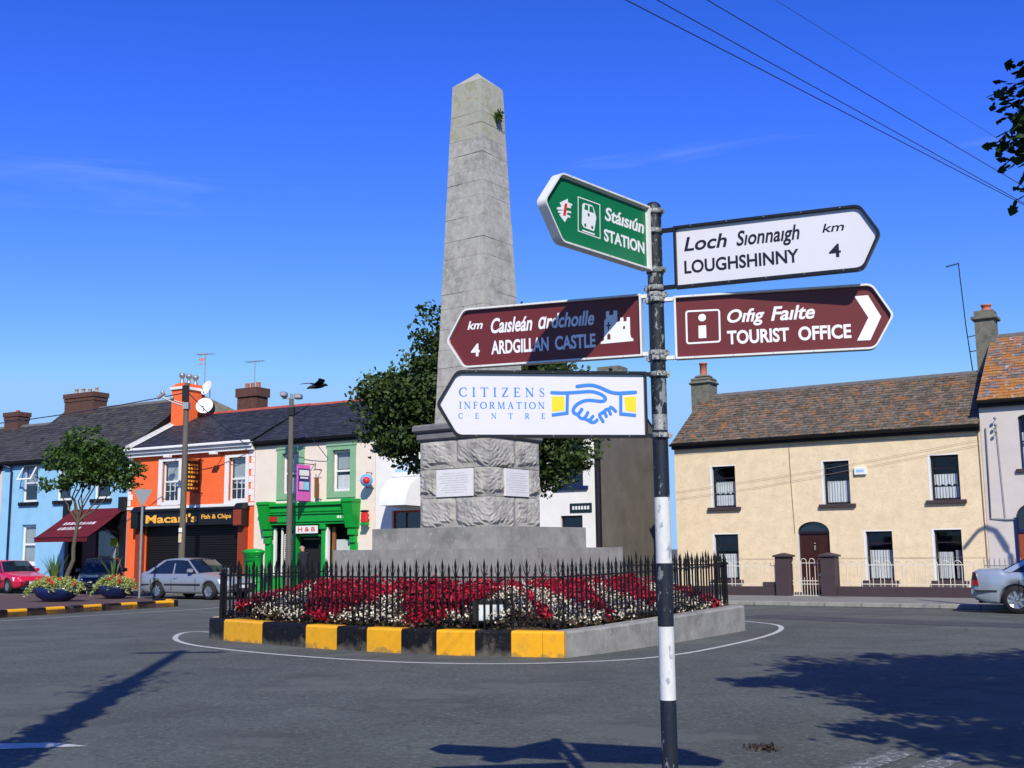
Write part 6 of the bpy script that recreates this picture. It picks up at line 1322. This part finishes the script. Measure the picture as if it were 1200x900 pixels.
# ------------------------------------------------------------------ planters
PLT = mat('planter_blue', (.010, .022, .10), .28, .1, 6, spots=[((.008, .010, .02), 3, .55, .1, .8)])
def planter(label, x, y, rx, ry, h, rz, seed, spikes, plab):
    t = thing('planter', label, 'planter', (x, y, .135), rz); b = MB()
    b.lathe([(.30, 0), (.52, .03), (.78, .14), (.94, .30), (1.0, h), (.96, h+.01), (.93, h-.03)], n=32, sx=rx, sy=ry); b.build('bowl', PLT, t)
    b = MB(); b.lathe([(.95, h-.05), (.5, h-.0), (0, h+.04)], n=24, sx=rx, sy=ry); b.build('compost', SOIL, t)
    r = np.random.default_rng(seed); n = 2600; a = r.uniform(0, 2*math.pi, n); q = r.uniform(0, 1.0, n)**.5*1.20*(1+.12*np.sin(a*3+seed)+.08*np.sin(a*7))
    c = np.stack([np.cos(a)*q*rx, np.sin(a)*q*ry, h+.20*(1.0-(q/1.25)**2)+r.normal(0, .06, n)+.05*np.sin(a*4+seed)*q+.03*np.sin(a*5)-np.clip(q-1.05, 0, 1)*.45+.03], 1)
    V, F, T = leaf_cloud(c, .085, seed, .4, .45); o = inst(np_mesh('trailing_foliage', V, F, T, VARI), 'trailing_foliage', None, (x, y, .135), (0, 0, rz)); tag(o, plab+' variegated pale green foliage spilling over its bowl', 'plants', kind='stuff')
    cl = []
    for k in range(13):
        a = r.uniform(0, 2*math.pi); q = r.uniform(.2, 1.02); cc = np.array([math.cos(a)*q*rx, math.sin(a)*q*ry*1.0-.1, h+.30-.20*q+.08*r.random()]); cl.append(r.normal(0, 1, (20, 3))*.032+cc)
    V, F, T = leaf_cloud(np.concatenate(cl), .055, seed+3, .3, .9); o = inst(np_mesh('red_geraniums', V, F, T, GERR), 'red_geraniums', None, (x, y, .135), (0, 0, rz)); tag(o, plab+' bright red geranium heads among pale foliage', 'flowers', kind='stuff')
    if spikes:
        s = MB(); rr = random.Random(seed)
        for k in range(spikes):
            a = rr.uniform(0, 2*math.pi); le = rr.uniform(.8, 1.25); ln_ = rr.uniform(.05, .55); w = .045; ca, sa = math.cos(a), math.sin(a); pts = []
            for j in range(5): q = j/4; pts.append((ca*ln_*q*q*le*.9+ca*.05, sa*ln_*q*q*le*.9+sa*.05, le*(q-.12*q*q*ln_)))
            vs_ = []
            for j, p in enumerate(pts): ww = w*(1-(j/4)**2)+.002; vs_ += [(p[0]-sa*ww, p[1]+ca*ww, p[2]), (p[0]+sa*ww, p[1]-ca*ww, p[2])]
            s.add(vs_, [(2*j, 2*j+1, 2*j+3, 2*j+2) for j in range(4)], tone=rr.uniform(0, 1))
        s.build('sword_plant', SPIKE, None, (x-.12, y+.15, .135+h-.1), label=plab+' tall plant with stiff green sword leaves', cat='plant')
KA = math.atan2(34.07-31.23, -11.23+12.78)
planter('larger dark blue boat shaped planter at the left with a tall spiky plant', -14.72, 36.7, .80, .46, .44, R(-8), 41, 46, 'in the larger left planter,')
planter('smaller dark blue planter beside the grey signpost full of red geraniums', -13.50, 38.6, .60, .42, .42, R(-8), 47, 16, 'in the smaller right planter,')

# ------------------------------------------------------------------ street furniture
gs = thing('road_sign', 'back of a grey triangular road sign on a thin grey post', 'road sign', (-12.78, 38.9, .1), R(14))
b = MB(); b.tube([(0, 0, 0), (0, 0, 3.78)], .042, 10); b.build('post', GALV, gs)
b = MB(); tri = rounded([(-.33, 3.72), (.33, 3.72), (0, 3.10)][::-1], [.05]*3); b.prism(tri, -.055, -.045, 'y'); b.build('sign_plate', mat('sign_back_grey', (.24, .26, .27), .55, .08), gs)
b = MB(); b.box(-.25, .25, -.045, -.02, 3.60, 3.64); b.box(-.12, .12, -.045, -.02, 3.30, 3.34); b.build('clamp', GALV, gs)
def wood_pole(label, x, y, h, r0, lean=(0, 0), cat='utility pole'):
    t = thing('utility_pole', label, cat, (x, y, 0)); b = MB(); n = 10
    b.tube([(lean[0]*k/n, lean[1]*k/n, h*k/n) for k in range(n+1)], [r0*(1-.28*k/n) for k in range(n+1)], 14); b.build('pole', WOOD, t); return t
p1 = wood_pole('tall wooden utility pole with a side arm before the chip shop', -13.1, 44.8, 8.42, .135)
b = MB(); b.tube([(0, 0, 7.45), (-.5, -.05, 7.62), (-1.05, -.1, 7.88)], .035, 6); b.tube([(0, 0, 7.55), (-1.05, -.1, 7.90)], .03, 6); b.box(-.10, .12, -.16, .16, 7.35, 7.62); b.build('arm', GALV, p1)
b = MB(); b.tube([(-1.15, -.1, 7.80), (-.85, -.1, 8.0)], .07, 6); b.lathe([(0, 0), (.07, .03), (.07, .14), (0, .17)], (-.95, -.1, 7.94), 8); b.lathe([(0, 0), (.07, .03), (.07, .14), (0, .17)], (-.55, -.1, 7.72), 8); b.build('insulator', GALV, p1, kind='stuff')
b = MB(); b.box(-.14, .14, -.17, -.12, 7.65, 8.3); b.build('plate', IRON, p1)
b = MB(); b.box(-.10, .02, -.16, -.13, 2.05, 2.40); b.build('notice', mat('cream_notice', (.6, .5, .32), .7), p1); b = MB(); b.box(-.10, .03, -.16, -.13, 2.45, 2.62); b.build('notice', WP, p1)
p2 = wood_pole('wooden utility pole with two small lamps on top before the green shop', -8.62, 43.5, 7.55, .125)
b = MB(); b.tube([(0, 0, 7.4), (0, 0, 7.75)], .05, 6); b.box(-.35, .35, -.04, .04, 7.55, 7.6); b.box(-.42, -.16, -.22, .14, 7.62, 7.82, 0, .04); b.box(.14, .44, -.30, .06, 7.52, 7.72, 0, .04); b.build('lamp_head', GALV, p2, kind='stuff')
b = MB(); b.box(-.12, .12, -.15, .15, 6.9, 7.2); b.build('band', IRON, p2)
p3 = wood_pole('tall ivy clad utility pole out of view whose shadow crosses the road', -3.54, 5.6, 11.3, .15, lean=(-.59, 0))
b = MB(); b.box(-1.32, .18, -.05, .05, 10.95, 11.07); b.build('crossarm', WOOD, p3)
r = np.random.default_rng(4); n = 3600; z = r.uniform(.3, 7.4, n); a = r.uniform(0, 6.28, n); rad = (.15+.13*np.clip(1-(z-1.2)/6.4, 0, 1)*(1+.35*np.sin(z*4.1))+.05*np.sin(z*9))*r.uniform(.6, 1.12, n)
z2 = r.uniform(6.3, 8.4, 260); c = np.stack([np.cos(a)*rad, np.sin(a)*rad, z], 1); c2 = np.stack([r.normal(0, .26, 260), r.normal(0, .1, 260), z2], 1)
c3 = np.concatenate([c, c2]); c3[:, 0] -= .59*c3[:, 2]/11.3
V, F, T = leaf_cloud(c3, .12, 4, .3, .8); inst(np_mesh('ivy', V, F, T, IVY), 'ivy', p3)
p4 = wood_pole('wooden utility pole at the far right end of the overhead wires', 12.5, 22.0, 8.6, .14)
def wire(name, pts, r_, label, sag=0):
    b = MB(); a, c = Vector(pts[0]), Vector(pts[-1]); n = 24
    q = [a.lerp(c, k/n)-Vector((0, 0, sag*4*(k/n)*(1-k/n))) for k in range(n+1)]; b.tube([p-a for p in q], r_, 5); return b.build(name, mat('wire_black', (.02, .03, .07), .5), None, a, label=label, cat='wire', group='overhead wires')
wA = (-3.95, 5.6); wB_ = (12.5, 22.0)
def wz(n, P): return 1.6-(n[0]*P[0]+n[1]*P[1])/n[2]
for nrm, lab, rr_, dx in (((-.2043, .208, -.3597), 'lowest of the four black wires crossing the sky', .0065, 0), ((-.2032, .1993, -.3316), 'second lowest of the four black wires crossing the sky', .006, .1), ((-.178, .1735, -.2723), 'third of the four black wires, above the close pair', .006, .2), ((-.1395, .1381, -.2003), 'faint highest of the four black wires crossing the sky', .003, .3)):
    wire('overhead_wire', [(wA[0], wA[1], wz(nrm, wA)), (wB_[0], wB_[1], wz(nrm, wB_))], rr_, lab)
wire('overhead_wire', [(-13.1, 44.7, 8.02), (-40, 47.5, 6.9)], .022, 'black wire from the left utility pole out past the left edge', .9)
wire('overhead_wire', [(-13.1, 44.7, 8.1), LR.pt(3.3, 6.05, -.35)], .020, 'black wire running down from the utility pole to the orange house corner', .1)
wire('overhead_wire', [(-8.62, 43.5, 7.2), LR.pt(7.4, 5.3, -.1)], .014, 'thin wire from the second pole down to the cream wall', .05)
# swan neck lamp at the far right whose bent shadow lies on the yellow wall
lp = thing('street_lamp', 'curved swan neck street lamp out of view at the right', 'street lamp', (15.31, 28.14, 0)); b = MB()
LPT = [[15.19, 28.14, 5.72], [15.12, 28.19, 5.92], [15.0, 28.26, 6.22], [14.88, 28.34, 6.47], [14.66, 28.48, 6.58], [14.48, 28.6, 6.48], [14.3, 28.72, 6.23], [14.12, 28.83, 5.98]]
b.tube([(0, 0, 0), (0, 0, 3.2)]+[(x-15.31, y-28.14, z) for x, y, z in LPT], [.075, .07]+[.065]*3+[.055]*5, 8); b.build('mast', GALV, lp)
# green pillar box
pb = LR.thing('pillar_box', 'bright green round topped pillar box by the green shop', 'post box', 4.75, -1.35, .12)
b = MB(); b.lathe([(.50, 0), (.52, .03), (.50, .12), (.46, .14), (.46, 1.40), (.50, 1.42), (.50, 1.47), (.54, 1.49), (.54, 1.56), (.40, 1.63), (0, 1.67)], n=28, sx=.92, sy=.62); b.build('body', GP, pb)
b = MB()
for z in (.35, .75, 1.32): b.lathe([(.46, z), (.475, z+.005), (.475, z+.03), (.46, z+.035)], n=28, sx=.92, sy=.62)
b.box(-.18, .18, -.30, -.28, 1.17, 1.22); b.build('band', GPD, pb)
# refuse, person and bird
pe = LR.thing('person', 'older person with cropped grey hair in a dark jacket walking past the shop door', 'person', 7.62, -1.75, .12)
pe.rotation_euler = (0, 0, math.pi+R(-14)-LR.a)
J = {'pel': (0, 0, .95, .15, .12), 'wst': (.01, 0, 1.12, .155, .115), 'chs': (.03, 0, 1.36, .185, .13), 'nb': (.05, 0, 1.50, .08, .08), 'nk': (.075, 0, 1.57, .055, .055), 'hd': (.11, 0, 1.66, .085, .085), 'ht': (.105, 0, 1.745, .07, .07),
     'sl': (.02, .19, 1.44, .075, .07), 'el': (-.03, .24, 1.17, .055, .05), 'wl': (.10, .22, .95, .038, .035), 'hl': (.15, .21, .88, .035, .02),
     'sr': (.02, -.19, 1.44, .075, .07), 'er': (.05, -.24, 1.17, .055, .05), 'wr': (.24, -.21, 1.02, .038, .035), 'hr': (.31, -.20, .99, .035, .02),
     'hpl': (.02, .09, .88, .10, .10), 'kl': (.14, .09, .50, .065, .065), 'al': (.05, .09, .10, .045, .045), 'tl': (.20, .09, .04, .04, .03),
     'hpr': (-.02, -.09, .88, .10, .10), 'kr': (-.02, -.09, .50, .065, .065), 'ar': (-.20, -.09, .12, .045, .045), 'tr': (-.06, -.09, .04, .04, .03)}
Ed = [('pel', 'wst'), ('wst', 'chs'), ('chs', 'nb'), ('nb', 'nk'), ('nk', 'hd'), ('hd', 'ht'), ('chs', 'sl'), ('sl', 'el'), ('el', 'wl'), ('wl', 'hl'), ('chs', 'sr'), ('sr', 'er'), ('er', 'wr'), ('wr', 'hr'), ('pel', 'hpl'), ('hpl', 'kl'), ('kl', 'al'), ('al', 'tl'), ('pel', 'hpr'), ('hpr', 'kr'), ('kr', 'ar'), ('ar', 'tr')]
def skinned(name, J, Ed, root, m_, parent, sub=2):
    ks_ = list(J); me = bpy.data.meshes.new(name); me.from_pydata([J[k][:3] for k in ks_], [(ks_.index(a), ks_.index(b_)) for a, b_ in Ed], []); o = bpy.data.objects.new(name, me); COL.objects.link(o); o.parent = parent
    md = o.modifiers.new('skin', 'SKIN'); md.use_smooth_shade = True; sk = me.skin_vertices[0].data if me.skin_vertices else None
    if sk is None:
        me.attributes.new; 
    for i, k in enumerate(ks_): sk[i].radius = J[k][3:5]; sk[i].use_root = (k == root)
    s = o.modifiers.new('sub', 'SUBSURF'); s.levels = sub; s.render_levels = sub
    dg = bpy.context.evaluated_depsgraph_get(); dg.update(); nm = bpy.data.meshes.new_from_object(o.evaluated_get(dg)); bpy.data.objects.remove(o); nm.name = name
    o = bpy.data.objects.new(name, nm); COL.objects.link(o); o.parent = parent; nm.materials.clear()
    for q in m_: nm.materials.append(q)
    return o
SKIN = mat('skin', (.48, .24, .17), .6, .05); JACK = mat('dark_jacket', (.016, .018, .026), .85, .1); TROU = mat('dark_trousers', (.03, .03, .035), .85, .1); HAIR = mat('grey_hair', (.30, .27, .24), .9, .15)
def add_skin_layer(me):
    b2 = bmesh.new(); b2.from_mesh(me); b2.verts.layers.skin.verify(); b2.to_mesh(me); b2.free()
_old = skinned
def skinned(name, J, Ed, root, m_, parent, sub=2):
    ks_ = list(J); me = bpy.data.meshes.new(name); me.from_pydata([J[k][:3] for k in ks_], [(ks_.index(a), ks_.index(b_)) for a, b_ in Ed], []); add_skin_layer(me)
    o = bpy.data.objects.new(name, me); COL.objects.link(o)
    md = o.modifiers.new('skin', 'SKIN'); md.use_smooth_shade = True; sk = me.skin_vertices[0].data
    for i, k in enumerate(ks_): sk[i].radius = J[k][3:5]; sk[i].use_root = (k == root)
    s = o.modifiers.new('sub', 'SUBSURF'); s.levels = sub; s.render_levels = sub
    dg = bpy.context.evaluated_depsgraph_get(); dg.update(); nm = bpy.data.meshes.new_from_object(o.evaluated_get(dg)); bpy.data.objects.remove(o); nm.name = name
    o = bpy.data.objects.new(name, nm); COL.objects.link(o); o.parent = parent; nm.materials.clear()
    for q in m_: nm.materials.append(q)
    return o
bd = skinned('body', J, Ed, 'pel', [SKIN, JACK, TROU, HAIR], pe)
for p in bd.data.polygons:
    c = p.center; z = c.z
    p.material_index = 0 if (z > 1.54 or (abs(c.y) > .17 and z < (.92 if c.y > 0 else 1.04) and c.x > .08 and z > .8)) else (1 if z > .84 else 2)
    if z > 1.735 or (z > 1.66 and c.x < .085): p.material_index = 3
b = MB(); b.tube([(.20, 0, 1.675), (.225, 0, 1.65), (.20, 0, 1.645)], .012, 6); b.build('nose', SKIN, pe)
b = MB(); b.box(.175, .192, .022, .045, 1.685, 1.697); b.box(.175, .192, -.045, -.022, 1.685, 1.697); b.build('eyes', DARKIN, pe, kind='stuff')
b = MB(); b.lathe([(.02, -.03), (.03, 0), (.02, .03)], (.10, .088, 1.66), 8); b.build('ear', SKIN, pe); b = MB(); b.lathe([(.02, -.03), (.03, 0), (.02, .03)], (.10, -.088, 1.66), 8); b.build('ear', SKIN, pe)
for s_, (hx, hz) in ((1, (.15, .88)), (-1, (.31, .99))):
    for k in range(5):
        b = MB(); y0 = s_*.21+(k-2)*.016; L2 = .065 if k in (1, 2, 3) else .045; b.tube([(hx, y0, hz), (hx+L2*.6, y0, hz-L2*.6), (hx+L2*.75, y0, hz-L2*1.1)], .009, 5); b.build('finger', SKIN, pe)
crow = thing('crow', 'black crow flying with spread wings above the slate roofs', 'bird', (-4.39, 25.0, 5.30), R(35))
b = MB(); b.tube([(-.24, 0, -.07), (-.14, 0, -.03), (0, 0, 0), (.12, 0, .02), (.19, 0, .045), (.23, 0, .045), (.275, 0, .03)], [.012, .04, .06, .05, .036, .028, .006], 10); b.add([(-.16, -.03, -.03), (-.16, .03, -.03), (-.34, .07, -.10), (-.36, 0, -.11), (-.34, -.07, -.10)], [(0, 1, 2, 3, 4)])
b.build('body', IRON, crow)
for s_ in (-1, 1):
    b = MB(); V = []; st_ = [(0, .09, -.09, .02), (.10, .11, -.10, .05), (.22, .10, -.09, .085), (.34, .03, -.12, .10), (.44, -.08, -.17, .095), (.48, -.16, -.20, .085)]
    for y, xf_, xb_, z in st_: V += [(xf_, s_*y, z+.008), ((xf_+xb_)/2, s_*y, z+.018), (xb_, s_*y, z)]
    b.add(V, [q for k in range(5) for q in ((3*k, 3*k+1, 3*k+4, 3*k+3), (3*k+1, 3*k+2, 3*k+5, 3*k+4))]); b.build('wing', IRON, crow)
# the tuft growing from the shaft and debris on the road
b = np.random.default_rng(3); V, F, T = leaf_cloud(b.normal(0, 1, (150, 3))*[.045, .045, .065]+[0, 0, 0], .07, 3, .3, .5); o = inst(np_mesh('wall_plant', V, F, T, LEAFS), 'wall_plant', None, (-.215, 22.00, 10.42)); tag(o, 'small green plant rooted in a joint near the obelisk top', 'plant')
V, F, T = leaf_cloud(np.random.default_rng(6).normal(0, 1, (150, 3))*[.06, .09, .004]+[0, 0, .010], .035, 8, 2.5, .7); o = inst(np_mesh('fallen_leaves', V, F, T, leafmat('dry_leaf', (.025, .016, .010), (.07, .045, .022), .1)), 'fallen_leaves', None, (2.0, 9.39, 0)); tag(o, 'small heap of dry brown leaves on the road', 'leaves', kind='stuff')
